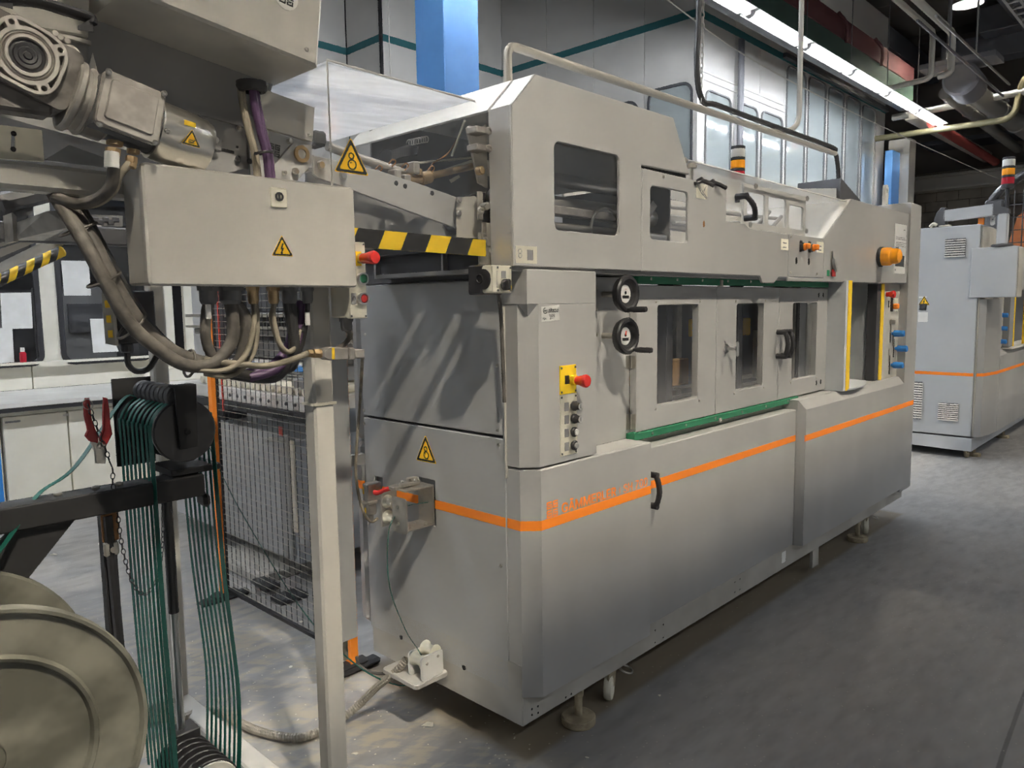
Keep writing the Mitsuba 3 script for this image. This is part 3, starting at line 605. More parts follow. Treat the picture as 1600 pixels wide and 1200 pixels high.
obj(KP, 'stop_button', lathe([(0, 0), (.014, 0), (.016, .02), (.024, .04), (.024, .046), (.02, .052), (0, .053)], (3.418, .0, 1.539), (0, -1, 0), 18), 'red', smooth=50, label='red stop button')
obj(KP, 'selector_base', cat(bx(3.505, 3.545, -.004, 0, 1.43, 1.52), bx(3.46, 3.475, -.003, 0, 1.455, 1.50)), 'black')
obj(KP, 'selector_knob', bx(3.535, 3.575, -.035, -.003, 1.445, 1.480, .006), 'orange_post', label='orange selector knob')
obj(KP, 'label', bx(3.585, 3.655, -.0012, 0, 1.43, 1.515), 'cream')
for x, z in ((3.556, 1.287), (3.632, 1.185), (3.560, 1.081)):
    K = obj(KP, 'clamp_knob', cat(cylb((x, -.012, z), (x, -.075, z), .021, .004, 14), cyl((x, 0, z), (x, -.012, z), .010)), 'blue', smooth=40, label='blue clamping knob')
    obj(KP, 'slot', ex(LineString([(x - .03, z + .055), (x - .03, z - .05)]).buffer(.010, 4), 0, .0008, FRONT), 'black')
obj(KP, 'guide_bars', cat([bx(x, x + .006, -.006, -.001, z, z + .09) for x, z in ((3.50, 1.10), (3.575, 1.20), (3.52, 1.29))] + [bx(3.50, 3.60, -.008, -.001, 1.35, 1.375)]), 'steel_dull', stuff=True)

# upper housing
W1 = rr(.136, .479, 1.736, 2.006, .022); W2 = rr(.671, .933, 1.736, 1.927, .020)
H1 = obj(M1, 'hood_panel', ex(Polygon([(-.055, 1.618), (.6135, 1.618), (.6135, 1.992), (.943, 1.9965), (.824, 2.190), (.05, 2.190), (-.055, 2.083)]).difference(W1), .03, .04, FRONT, .003), G)
obj(H1, 'window_pane', ex(rr(.126, .489, 1.726, 2.016, .03, 3), .024, .026, FRONT), 'clear')
H2 = obj(M1, 'hood_panel', ex(Polygon([(.6165, 1.618), (1.562, 1.618), (1.589, 1.588), (1.709, 1.588), (1.755, 1.618), (1.852, 1.618), (1.852, 1.822), (1.455, 1.822), (1.412, 1.840), (1.238, 1.841), (1.238, 1.977), (.6165, 1.983)]).difference(W2), .03, .04, FRONT, .003), G)
obj(H2, 'window_pane', ex(rr(.661, .943, 1.726, 1.937, .03, 3), .024, .026, FRONT), 'clear')
H3 = obj(M1, 'hood_panel', ex(rect(1.855, 1.622, 2.285, 1.824), .03, .041, FRONT, .002), G)
H4 = obj(M1, 'hood_panel', ex(Polygon([(1.855, 1.600), (3.676, 1.610), (3.676, 2.058), (2.666, 2.060), (2.288, 1.826), (2.288, 1.6195), (1.855, 1.6195)]), .03, .04, FRONT, .003), G)
for b_ in ((.60, .63, -.029, -.02, 1.63, 1.98), (.62, .93, -.029, -.02, 1.98, 2.0), (1.84, 1.87, -.029, -.02, 1.63, 1.81), (2.27, 2.30, -.029, -.02, 1.63, 1.81)): obj(M1, 'hood_backing', bx(*b_), 'black_matt')
obj(M1, 'hood_side', bx(-.055, -.047, -.029, .056, 1.618, 2.084), G)
obj(M1, 'hood_floor', bx(-.05, 3.67, -.028, .66, 1.605, 1.618), 'interior_grey')
def slab(xa, za, xb, zb, y0, y1, t=.006):
    d = np.array((xb - xa, zb - za)); n = np.array((d[1], -d[0])); n = n / np.linalg.norm(n) * t
    return hull([(x, y, z) for y in (y0, y1) for x, z in ((xa, za), (xb, zb), (xa + n[0], za + n[1]), (xb + n[0], zb + n[1]))])
obj(M1, 'hood_lid', cat(slab(-.055, 2.084, .05, 2.190, -.030, .046), slab(.05, 2.190, .824, 2.190, -.030, .75), slab(.824, 2.190, .943, 1.9965, -.030, .75)), 'cover_white')  # lid whiter than the hood panels: lamplight from above put into its colour
obj(M1, 'infeed_lid', cat(slab(-.058, 2.084, .05, 2.192, .058, .80), hull([(-.058, .80, 2.084), (.05, .80, 2.192), (.03, .93, 2.084), (.07, .90, 2.17), (.05, .80, 2.184), (.06, .9, 2.09)])), 'cover_white')  # infeed lid whitened by colour for the lamps overhead
obj(M1, 'lid_seam', slab(-.054, 2.083, .05, 2.188, .045, .059), 'mid_grey')
obj(M1, 'lid_cap', lathe([(0, 0), (.03, 0), (.03, .012), (.024, .02), (0, .022)], (.30, .10, 2.190), (0, 0, 1), 20), 'cream', smooth=40)
obj(M1, 'right_lid', cat(slab(2.286, 1.828, 2.666, 2.062, -.030, .60), slab(2.666, 2.062, 3.676, 2.060, -.030, .60)), 'cover_white')
obj(M1, 'clear_front', ex(Polygon([(.965, 1.985), (1.240, 1.980), (1.240, 1.838), (1.412, 1.836), (1.456, 1.820), (2.285, 1.826), (2.640, 2.046), (.955, 2.056)]), .012, .017, FRONT), 'clear', label='clear acrylic lid front with a black handle')
obj(M1, 'clear_top', bx(.955, 2.64, -.014, .60, 2.052, 2.057), 'clear')
obj(M1, 'lid_edge', ex(Polygon([(.955, 2.056), (2.640, 2.046), (2.646, 2.051), (.955, 2.061)]), .009, .018, FRONT), 'cover_white')
fr_ = rect(1.52, 1.832, 2.20, 2.035).difference(unary_union([rr(1.555, 1.735, 1.865, 2.00, .012), rr(1.77, 1.965, 1.865, 2.00, .012), rr(2.0, 2.17, 1.865, 1.98, .012)]))
obj(M1, 'lid_frame', ex(fr_, -.035, -.025, FRONT, .001), 'cover_white')
screws(M1, [(x, -.017, z) for x, z in ((1.547, 2.016), (2.110, 2.014), (2.110, 1.855), (1.50, 1.845))], (0, -1, 0), .014, 'steel', 'lid_bolts')
obj(M1, 'lid_handle', handle_d((1.365, -.017, 1.953), (1.450, -.017, 1.868), (0, -1, 0), .056, .0115), 'black_plastic', smooth=40)
obj(M1, 'lid_linkage', cat([cyl(a, b, .010, n=8) for a, b in (((1.3, .25, 1.86), (2.4, .25, 1.90)), ((1.3, .35, 1.95), (2.5, .30, 1.97)), ((1.85, .15, 1.84), (2.05, .15, 1.96)), ((1.5, .12, 1.86), (1.7, .14, 1.88)), ((2.1, .2, 1.84), (2.3, .2, 1.96)))] + [bx(1.25, 2.5, .40, .44, 1.86, 1.93, .004), bx(1.30, 2.3, .12, .15, 1.84, 1.862, .003)]), 'paint_grey', stuff=True)
obj(M1, 'lid_back', bx(.95, 2.66, .60, .61, 1.83, 2.05), 'cover_white')
screws(M1, [(x, -.041, z) for x, z in ((1.875, 1.812), (2.255, 1.812), (1.878, 1.640), (2.20, 1.640))] + [(.757, -.04, 1.969)], (0, -1, 0), .0075, 'steel', 'panel_screws')
# clamping levers and their spindles
for i, (px, py, y) in enumerate((((.945, .02, 1.985), (.955, .0, 2.055), .0), ((.990, -.02, 1.972), (.990, -.02, 2.035), .0))):
    SP = obj(M1, 'spindle', cyl(px, py, .007, n=10), 'steel', smooth=40)
    obj(SP, 'knurled_nut', lathe([(0, 0), (.020, .002), (.021, .012), (.016, .014), (.016, .020), (.010, .022), (0, .022)], np.array(py) - (0, 0, .008), (0, 0, 1), 14), 'steel_dull')
for a, b in (((1.018,-0.05,1.981), (1.051,-0.085,1.96)), ((1.128,-0.04,1.986), (1.178,-0.07,1.965))):
    a, b = np.array(a), np.array(b)
    obj(M1, 'clamp_lever', cat(tube([a + (0, .03, -.012), a + (0, .01, .0), a + (b - a) * .4, b], .0065, 9), cylb(a + (-.006, .04, -.014), a + (0, -.005, .005), .011, .002, 14), tube([a, a + (b - a) * .5 + (0, 0, .002), b], .0085, 9)), 'black_plastic', smooth=40)
obj(M1, 'spare_lever', tube([(0.974,-0.045,1.965), (0.999,-0.05,1.974), (1.028,-0.05,1.98)], .007, 9), 'black_plastic', smooth=40)
CD = obj(M1, 'setting_card', ex(rect(.992, 1.913, 1.078, 1.970), .0402, .041, FRONT), 'cream')
obj(CD, 'drawn_lines', ex(unary_union([LineString([(1.0, 1.966), (1.03, 1.935), (1.072, 1.916)]).buffer(.0018), LineString([(1.01, 1.967), (1.04, 1.942), (1.076, 1.919)]).buffer(.0014), LineString([(1.05, 1.945), (1.068, 1.965)]).buffer(.0018)]), .041, .0415, FRONT), 'mid_grey')
obj(M1, 'plug', ex(affinity.scale(Point(1.055, 1.816).buffer(.010, 5), .8, 1.2), .04, .0406, FRONT), 'rusty')
ST = obj(M1, 'pictogram_sticker', ex(rect(-.046, 1.627, .048, 1.679), .0402, .041, FRONT), 'cream')
obj(ST, 'print', cat(ex(rect(.004, 1.637, .030, 1.668), .041, .0415, FRONT), ex(Point(-.028, 1.662).buffer(.008, 6).difference(Point(-.028, 1.662).buffer(.0062, 6)), .041, .0415, FRONT), ex(Point(-.028, 1.650).buffer(.008, 6).difference(Point(-.028, 1.650).buffer(.0062, 6)), .041, .0415, FRONT)), 'mid_grey')
for x0, x1, z0, z1 in ((1.768, 1.848, 1.745, 1.797), (2.188, 2.278, 1.750, 1.805)):
    LB = obj(M1, 'label_plate', ex(rect(x0, z0, x1, z1), .041, .042, FRONT), 'cream')
    obj(LB, 'print', cat([ex(rect(x0 + .02, z0 + f, x0 + .06, z0 + f + .006), .042, .0424, FRONT) for f in (.010, .030)]), 'mid_grey')
for x in (1.995, 2.100):
    SL = obj(M1, 'selector_switch', cat(ex(rect(x - .016, 1.745, x + .012, 1.800), .041, .043, FRONT), cylb((x, -.043, 1.768), (x, -.058, 1.768), .021, .003)), 'black_plastic', smooth=35)
    obj(SL, 'knob', cat(cylb((x, -.058, 1.768), (x, -.068, 1.768), .018, .002), bx(x - .010, x + .010, -.088, -.066, 1.756, 1.784, .005)), 'orange_post', label='orange selector knob')
obj(M1, 'cut_out', cat([ex(affinity.scale(Point(x, 1.700).buffer(.012, 6), 1, 1.4), .0411, .0416, FRONT) for x in (1.945, 2.095)]), 'black', stuff=True)
HK = obj(M1, 'latch_strap', cat(ex(rr(2.378, 2.398, 1.716, 1.765, .008), .04, .046, FRONT), tube([(2.390, -.047, 1.725), (2.40, -.052, 1.69), (2.425, -.05, 1.665)], .012, 8)), 'steel')
obj(HK, 'tag', ex(rect(2.385, 1.632, 2.430, 1.668), .046, .050, FRONT), 'red_dull')
obj(HK, 'tag_green', ex(rect(2.335, 1.634, 2.372, 1.664), .04, .0412, FRONT), 'green')
BC = obj(M1, 'beacon', cylb((3.140, -.04, 1.762), (3.140, -.060, 1.762), .060, .004, 26), 'black_plastic', smooth=40, label='round amber beacon lamp')
obj(BC, 'lens', lathe([(.054, .018), (.054, .062), (.050, .068), (.046, .070), (.046, .096), (.040, .112), (.022, .122), (0, .124)], (3.140, -.04, 1.762), (0, -1, 0), 28), 'amber', smooth=40)
PA = obj(M1, 'notice_sheet', ex(Polygon([(3.410, 1.668), (3.636, 1.671), (3.638, 1.981), (3.409, 1.979)]), .0402, .0412, FRONT), 'paper', label='printed white notice sheet')
obj(PA, 'print', cat([ex(rect(3.43, 1.895 - k * .011, 3.60 + .03 * (k % 2), 1.899 - k * .011), .0412, .0416, FRONT) for k in (0, 1, 3, 4, 5)] + [ex(rect(3.57, 1.945, 3.61, 1.95), .0412, .0416, FRONT), text('14', .014, frame((3.425, -.0412, 1.685), (1, 0, 0), (0, 0, 1)), True, .0004)]), 'mid_grey')
obj(PA, 'picture', cat(ex(rect(3.43, 1.79, 3.49, 1.835), .0412, .0416, FRONT), ex(rect(3.43, 1.715, 3.61, 1.785), .0412, .0416, FRONT)), 'dark_grey')
obj(M1, 'rear_box', cat(bx(3.10, 3.62, .28, .50, 2.062, 2.135, .004)), 'cover_white')
obj(M1, 'lifting_eye', ex(rr(3.68, 3.745, 2.10, 2.265, .03).difference(Point(3.713, 2.225).buffer(.016, 6)), -.13, -.11, FRONT, .002), 'cover_white')
# what can be seen behind the hood windows and under the infeed lid
obj(M1, 'hood_inner_back', bx(.0, .95, .34, .35, 1.62, 1.80), 'interior_grey')
obj(M1, 'hood_inner_end', bx(.94, .95, .05, .60, 1.62, 1.98), 'interior_grey')
obj(M1, 'hood_rear_wall', bx(.0, .95, .72, .73, 1.62, 2.18), 'interior_grey')
obj(M1, 'inner_roller', cylb((.02, .12, 1.84), (.92, .12, 1.84), .035, .004), 'steel', smooth=40)
obj(M1, 'inner_roller', cylb((.02, .16, 1.94), (.92, .16, 1.94), .024, .004), 'steel', smooth=40)
obj(M1, 'inner_roller', cylb((.02, .06, 1.76), (.92, .06, 1.76), .016, .003), 'steel', smooth=40)
obj(M1, 'belt_pulley', torus((.52, .05, 1.76), (0, 1, 0), .085, .006, 32, 8), 'steel', smooth=True)
obj(M1, 'inner_arm', cat(hull([(.70, .06, 1.75), (.735, .06, 1.75), (.87, .06, 1.88), (.84, .06, 1.90), (.70, .08, 1.75), (.735, .08, 1.75), (.87, .08, 1.88), (.84, .08, 1.90)]), bx(.10, .60, .05, .07, 1.80, 1.83, .004)), 'cast_alu')

# ================================================================ clear guard over the infeed (hinged to the machine)
YG = .057
IG = obj(M1, 'infeed_guard', ex(Polygon([(-.612, 1.655), (-.072, 1.655), (-.072, 1.845), (-.024, 1.845), (-.024, 2.060), (-.030, 2.070), (-.062, 2.084), (-.080, 2.083), (-.112, 2.098), (-.612, 2.106)]), -YG, -YG + .005, FRONT), 'clear', label='scratched clear acrylic guard')
obj(M1, 'guard_end', bx(-.612, -.607, YG + .006, .78, 1.66, 2.100), 'clear')
obj(M1, 'guard_top', bx(-.612, -.118, YG, .80, 2.1005, 2.1055), 'acrylic_top', label='milky scratched top sheet of the clear guard')
obj(IG, 'bright_edges', cat(tube([(-.612, YG - .003, 2.107), (-.112, YG - .003, 2.099)], .0028, 6, smooth=False), tube([(-.612, YG - .003, 2.106), (-.610, YG - .003, 1.66)], .0020, 6, smooth=False)), 'cover_white')
BARP = Polygon([(-.600, 1.657), (-.082, 1.650), (-.082, 1.699), (-.600, 1.706)])
HB = obj(IG, 'hazard_bar', ex(BARP, -YG + .0055, -YG + .008, FRONT), 'yellow', label='yellow and black striped bar')
stripes = unary_union([Polygon([(x, 1.64), (x + .085, 1.64), (x + .125, 1.72), (x + .040, 1.72)]) for x in (-.735 + .1615 * k for k in range(5))]).intersection(BARP)
obj(IG, 'hazard_stripes', ex(stripes, -YG + .008, -YG + .0088, FRONT), 'black')
tri_sign(IG, (-.5535, YG - .006, 1.8705), (1, 0, 0), (0, 0, 1), .081, 'rollers')
BR = obj(M1, 'guard_bracket', ex(Polygon([(-.122, 2.026), (-.112, 2.034), (-.060, 2.036), (-.040, 2.05), (-.040, 1.86), (-.078, 1.872)]), -YG - .030, -YG - .022, FRONT, .001), 'steel_dull')
for x, z in ((-.092, 2.016), (-.092, 1.966)):
    obj(BR, 'spacer', cat(bx(-.125, -.082, YG - .022, YG + .024, z - .010, z + .010, .003), dome((-.078, YG - .022, z), (0, -1, 0), .012)), 'cast_alu', smooth=35)
obj(BR, 'stud', cylb((-.085, YG + .02, 1.905), (-.085, YG - .002, 1.905), .013, .003), 'bronze', smooth=35)
obj(M1, 'lower_bracket', cat(bx(-.098, -.030, YG + .004, YG + .012, 1.60, 1.722, .002), bx(-.088, -.035, YG - .0, YG + .004, 1.684, 1.752)), 'steel_dull')
screws(M1, [(-.081, YG + .003, 1.672), (-.052, YG + .003, 1.670), (-.078, YG - .001, 1.700), (-.045, YG - .001, 1.700)], (0, -1, 0), .0095, 'steel', 'bracket_bolts')
obj(M1, 'guard_pivot', cat(bx(-.092, -.070, YG + .012, YG + .02, 1.76, 1.845, .002), cylb((-.075, YG + .02, 1.80), (-.075, YG - .012, 1.80), .012, .003), dome((-.10, YG - .004, 1.785), (0, -1, 0), .014)), 'steel_dull', smooth=35)

# ---- the infeed table under the guard
IT = obj(M1, 'infeed_table', ex(Polygon([(-0.612,1.891),(-0.417,1.877),(-0.258,1.854),(-0.118,1.83),(-0.124,1.738),(-0.321,1.777),(-0.491,1.813),(-0.602,1.836),(-0.613,1.844)]), -.14, -.132, FRONT, .001), G)
obj(M1, 'infeed_underplate', ex(Polygon([(-0.529,1.892),(0.025,1.785),(0.022,1.699),(-0.539,1.673)]), -.31, -.30, FRONT), 'mid_grey')
obj(M1, 'infeed_box', cat(hull([(-0.152,0.1,1.823), (-0.078,0.1,1.835), (-0.041,0.1,1.819), (-0.052,0.1,1.71), (-0.156,0.1,1.704), (-0.061,0.2,1.842), (0.017,0.2,1.855), (0.057,0.2,1.838), (0.045,0.2,1.722), (-0.065,0.2,1.716)])), 'paint_base')
obj(M1, 'infeed_bolts', cat([cylb(c, np.array(c) + (0, -.012, 0), .011, .003, 14) for c in [(-0.594,0.132,1.868),(-0.529,0.132,1.849)]] + [cylb(c, np.array(c) + (0, -.012, 0), .009, .003, 12) for c in [(-0.147,0.1,1.816),(-0.148,0.1,1.778),(-0.055,0.1,1.797)]]), 'steel', smooth=40, stuff=True)
obj(M1, 'infeed_holes', cat([ex(Point(*c).buffer(.007, 6), -.1316, -.1312, FRONT) for c in [(-0.35,1.848),(-0.319,1.843),(-0.219,1.833)]]), 'black', stuff=True)
obj(M1, 'infeed_rear_plate', ex(Polygon([(-0.259,1.978),(0.402,1.885),(0.398,1.731),(-0.272,1.702)]), -.71, -.70, FRONT), 'paint_base')
obj(M1, 'air_pipe', tube([(-0.525,0.2,1.936), (-0.427,0.2,1.917), (-0.293,0.2,1.899), (-0.241,0.2,1.889)], .0125, 10, smooth=False), 'steel_dull', smooth=40)
obj(M1, 'air_pipe', cat(tube([(-0.272,0.18,1.872), (-0.202,0.18,1.881)], .012, 10, smooth=False), tube([(-0.202,0.18,1.887), (0.118,0.3,1.976)], .011, 10, smooth=False), cylb((-0.221,0.18,1.879), (-0.184,0.18,1.891), .019, .003, 14), cylb((-0.277,0.18,1.871), (-0.253,0.18,1.874), .017, .003, 14), cylb((-0.234,0.17,1.886), (-0.234,0.17,1.906), .010, .002, 10)), 'bronze', smooth=40)
obj(M1, 'pipe_clamp', cat([bx(*(lambda c: (c[0] - .012, c[0] + .012, c[1] - .03, c[1] + .01, c[2] - .018, c[2] + .018))(c), .004) for c in [(-0.326,0.18,1.875),(-0.257,0.18,1.905),(-0.291,0.18,1.864)]]), 'steel_dull', stuff=True)
obj(M1, 'red_tube', cat([tube([c, np.array(c) + (.008, -.01, .012), np.array(c) + (.018, -.01, .006), np.array(c) + (.012, 0, -.006)], .0022, 6) for c in [(-0.386,0.18,1.886),(-0.338,0.18,1.909),(-0.292,0.18,1.904),(-0.193,0.18,1.908)]] + [tube([(-0.124,0.25,1.922), (-0.113,0.25,1.947), (-0.021,0.28,1.995), (0.062,0.32,2.064)], .0024, 6)]), 'rusty', smooth=40, stuff=True)
obj(M1, 'stop_arm', cat(hull([(-0.232,0.34,1.975), (-0.138,0.34,2.016), (-0.091,0.34,2.014), (-0.1,0.34,1.989), (-0.218,0.34,1.958), (-0.209,0.37,1.983), (-0.114,0.37,2.024), (-0.066,0.37,2.022), (-0.075,0.37,1.996), (-0.195,0.37,1.965)]), cyl((-0.233,0.33,1.966), (-0.187,0.39,1.981), .020)), 'dark_grey', smooth=30)
obj(M1, 'coil_spring', tube([(1 - t / 50.24) * np.array((-0.119,0.36,2.027)) + t / 50.24 * np.array((-0.038,0.36,2.051)) + np.array((0, math.cos(t), math.sin(t))) * .010 for t in np.linspace(0, 50.24, 90)], .0016, 5, smooth=False), 'steel', smooth=40)
obj(M1, 'lid_strut', tube([(-0.075,0.14,2.064), (0.014,0.3,1.996)], .004, 6, smooth=False), 'cream', smooth=40)
obj(M1, 'cross_bar', cat(tube([(-0.147,0.4,1.959), (0.214,0.4,2.03)], .004, 6, smooth=False), hull([(0.075,0.45,1.971), (0.262,0.45,2.039), (0.261,0.45,2.023), (0.075,0.45,1.954), (0.077,0.452,1.972), (0.264,0.452,2.039), (0.263,0.452,2.023), (0.076,0.452,1.954)]), hull([(0.107,0.42,1.942), (0.153,0.42,1.965), (0.159,0.42,1.957), (0.116,0.42,1.932), (0.112,0.425,1.944), (0.158,0.425,1.966), (0.164,0.425,1.958), (0.12,0.425,1.933)])), 'cream')
obj(M1, 'feed_drum', cylb((.02, .15, 1.80), (.02, .75, 1.80), .06, .006), 'black_plastic', smooth=40)
obj(M1, 'infeed_recess', cat(bx(.02, .03, .07, .82, 1.59, 1.70), bx(-.02, .04, .10, .82, 1.685, 1.72, .004), bx(.03, .30, .07, .82, 1.72, 1.73)), 'dark_grey')  # dark grey carries the underside shade of the gap below the striped bar

# ---- selector switch box on the bracket
SB = thing('selector_box', 'small cream selector switch box with a black knob below the striped bar', 'switch box')
obj(SB, 'front', ex(rr(-.157, -.073, 1.538, 1.618, .006, 3), .010, .050, FRONT, .003), 'cream')
obj(SB, 'back', bx(-.160, -.072, -.012, .050, 1.534, 1.621, .005), 'black_plastic')
obj(SB, 'side_cheek', cat(cyl((-.1575, -.016, 1.578), (-.1605, -.016, 1.578), .030, n=24)), 'black_plastic')
obj(SB, 'side_plug', torus((-.161, -.002, 1.580), (-1, 0, 0), .012, .003, 18, 6), 'black', smooth=40)
obj(SB, 'knob', cat(cylb((-.108, -.050, 1.562), (-.108, -.064, 1.562), .0165, .003), bx(-.113, -.103, -.078, -.060, 1.546, 1.578, .004)), 'black_plastic', smooth=35)
obj(SB, 'tag', ex(rect(-.119, 1.580, -.100, 1.602), .050, .0508, FRONT), 'mid_grey')
obj(SB, 'yellow_mark', ex(rect(-.086, 1.545, -.076, 1.560), .050, .0506, FRONT), 'yellow')
obj(SB, 'print', text('SIEMENS', .0055, frame((-.134, -.0502, 1.553), (0, 0, 1), (-1, 0, 0)), False, .0004, .048), 'mid_grey')
screws(SB, [(x, -.0495, z) for x in (-.133, -.080) for z in (1.546, 1.611)], (0, -1, 0), .0038, 'dark_grey')
one('switch_cable', tube([(-.060, .02, 1.535), (-.035, .035, 1.45), (-.022, .04, 1.20)], .006, 8), 'cable_grey', 'grey cable dropping from the cream selector box down the end panel edge', 'cable', smooth=40)

# ================================================================ the conveyor that leads into the machine
CV = thing('infeed_conveyor', 'grey sloping conveyor on tall posts in the left foreground, with gear motor', 'conveyor')
# stand
def post(x0, x1, y0, y1, z0, z1): return bx(x0, x1, y0, y1, z0, z1, .006)
obj(CV, 'post', post(-.660, -.600, .098, .150, 0.03, 1.78), 'paint_post')
obj(CV, 'post', post(-.640, -.585, 1.19, 1.235, 0.03, 1.80), 'paint_post')
obj(CV, 'base_beam', bx(-.660, -.585, .10, 1.24, 0, .05, .006), 'paint_post')
obj(CV, 'base_beam', bx(-1.7, -.64, 1.165, 1.225, .005, .075, .006), 'paint_post')
obj(CV, 'top_beam', bx(-1.75, -.60, .10, .155, 1.736, 1.788, .008), 'paint_post')
obj(CV, 'top_beam', bx(-1.75, -.60, 1.19, 1.24, (-0.898,1.19,1.725)[2], (-0.894,1.19,1.787)[2], .006), 'dark_grey')
obj(CV, 'cross_beam', hull([(-1.047,1.15,1.774), (-1.051,1.15,1.723), (-0.967,1.15,1.727), (-1.016,0.7,1.731), (-1.012,0.7,1.779), (-1.047,0.8,1.779), (-1.059,1.1,1.769), (-1.063,1.1,1.719)]), 'steel_dull')
obj(CV, 'clamp_plate', bx(*(lambda a, b: (a[0], b[0] , 1.06, 1.16, b[2], a[2]))((-1.069,1.06,1.798), (-1.057,1.06,1.714))), 'steel_dull')
obj(CV, 'hanger_plate', hull([(-1.08,1,1.841), (-1.025,1,1.841), (-1.031,1,1.79), (-1.068,1,1.778), (-1.083,1,1.795), (-1.077,1.01,1.843), (-1.022,1.01,1.842), (-1.029,1.01,1.791), (-1.066,1.01,1.779), (-1.081,1.01,1.797)]), 'dark_grey')
obj(CV, 'under_beam', tube([(-1.11,1,1.815), (-0.985,1,1.86)], .03, 8, smooth=False), 'dark_grey')
# sloping side frame
def inc(px, y): return Polygon(px), -y
SP = obj(CV, 'side_plate', ex(Polygon([(-0.695,0.155),(-0.47,0.213),(-0.258,0.199),(-0.046,0.198),(-0.066,0.046),(-0.094,0.028),(-0.092,-0.06),(-0.238,-0.079),(-0.459,-0.068),(-0.683,-0.072)]), -.215, -.20, INC), 'mid_grey')
obj(CV, 'side_fold', ex(Polygon([(-0.318,0.032),(-0.111,0.038),(-0.11,0.029),(-0.317,0.024)]), -.20, -.185, INC), 'mid_grey')
obj(CV, 'end_plate', ex(Polygon([(-0.116,0.067),(-0.074,0.043),(0.064,0.044),(0.069,-0.01),(0.007,-0.087),(-0.096,-0.111)]), -.195, -.185, INC, .001), G)
obj(CV, 'bearing_plate', ex(Polygon([(0.005,0.025),(0.059,0.035),(0.061,-0.018),(0.019,-0.074),(-0.054,-0.102),(-0.044,-0.045)]), -.185, -.175, INC, .001), G)
bc = np.array((-0.621,0.175,1.898))
obj(CV, 'bearing_ring', lathe([(.0125, .0), (.0215, .0), (.0215, .006), (.0125, .006)], bc, (0, -1, 0), 28, closed=True), 'bronze', smooth=40)
obj(CV, 'bearing_hole', cyl(bc + (0, .0, 0), bc + (0, -.002, 0), .0125, n=20), 'cover_white')
obj(CV, 'cover_plate', ex(Polygon([(-0.105,0.129),(0.053,0.128),(0.054,0.039),(-0.099,0.035)]), -.178, -.165, INC, .001), 'paint_post')
obj(CV, 'plate_bolts', cat([cylb(c, np.array(c) + (0, -.012, 0), r, .002, 12) for c, r in zip([(-0.645,0.172,1.851),(-0.676,0.172,1.844),(-0.658,0.172,1.924),(-0.601,0.172,1.947),(-0.726,0.172,1.964),(-0.724,0.172,1.935),(-0.756,0.172,1.893),(-0.853,0.172,1.898),(-0.793,0.172,1.936)], (.0085, .006, .007, .005, .005, .008, .008, .008, .005))]), 'steel', smooth=40, stuff=True)
obj(CV, 'holes', cat([cyl(c, np.array(c) + (0, -.002, 0), r, n=12) for c, r in zip([(-0.79,0.184,1.866),(-0.76,0.184,1.864),(-0.791,0.184,1.894)], (.007, .007, .003))]), 'black', stuff=True)
obj(CV, 'lower_frame', ex(Polygon([(-0.314,0.023),(-0.11,0.03),(-0.103,-0.064),(-0.238,-0.133),(-0.303,-0.148)]), -.20, -.192, INC), 'mid_grey')
obj(CV, 'rail_slot', ex(Polygon([(-0.174,-0.035),(-0.142,-0.034),(-0.141,-0.041),(-0.173,-0.042)]), -.1915, -.191, INC), 'black')
obj(CV, 'rail_block', ex(Polygon([(-0.21,-0.016),(-0.177,-0.016),(-0.175,-0.043),(-0.208,-0.043)]), -.192, -.186, INC, .001), 'mid_grey')
A_ = (-0.057,-0.021); B_ = (-0.026,-0.013)
obj(CV, 'emblem', emblem(.031, .031, INC @ frame((A_[0], A_[1], -.1845 + .0), (1, 0, 0), (0, 1, 0)), .0006), 'black')
obj(CV, 'roller_end', cat(bx(*(lambda c: (c[0] - .02, c[0] + .02, .24, .30, c[2] - .02, c[2] + .02))((-0.518,0.24,1.964)), .006)), 'gland_grey')
obj(CV, 'underside', ex(Polygon([(-0.683,-0.072),(-0.459,-0.068),(-0.238,-0.079),(-0.092,-0.06),(0.078,-0.017),(0.079,-0.027),(-0.237,-0.097),(-0.682,-0.091)]), -.9, -.2, INC), 'interior_grey')
# hood over the conveyor, logo disc on its face
hp = Polygon([(-0.711,0.123),(-0.033,0.413),(-0.043,0.319),(-0.044,0.161),(-0.424,0.161),(-0.523,0.162),(-0.711,0.123)]) if False else None
c1, c2, c3, c4 = (-0.044,0.161), (-0.043,0.319), (-0.451,0.15), (-0.461,0.129)
obj(CV, 'hood', ex(Polygon([(c3[0] - .02, c1[1]), (c1[0], c1[1]), (c1[0], c1[1] + .34), (c3[0] - .30, c1[1] + .34), (c3[0] - .12, c1[1] + .12)]), -.23, 0, INC, .006), 'paint_post')
d0 = (-0.134,0.281)
D0 = INC @ frame((d0[0] - .002, d0[1] + .006, .0004), (1, 0, 0), (0, 1, 0))
obj(CV, 'logo_disc', ex(Point(0, 0).buffer(.0285, 16), 0, .0012, D0), 'cover_white')
obj(CV, 'logo', emblem(.034, .034, D0 @ frame((-.017, -.017, .0012), (1, 0, 0), (0, 1, 0)), .0006), 'black')
obj(CV, 'hood_screw', dome((-0.701,0,2.099), (0, -1, 0), .0062), 'steel', smooth=40)
gr = np.array((-0.788,0.1,2.018))
obj(CV, 'cable_grommet', lathe([(.020, .012), (.036, .010), (.036, .0), (.030, -.010), (.020, -.012)], gr, (0, 0, 1), 24, closed=True), 'black_plastic', smooth=40)
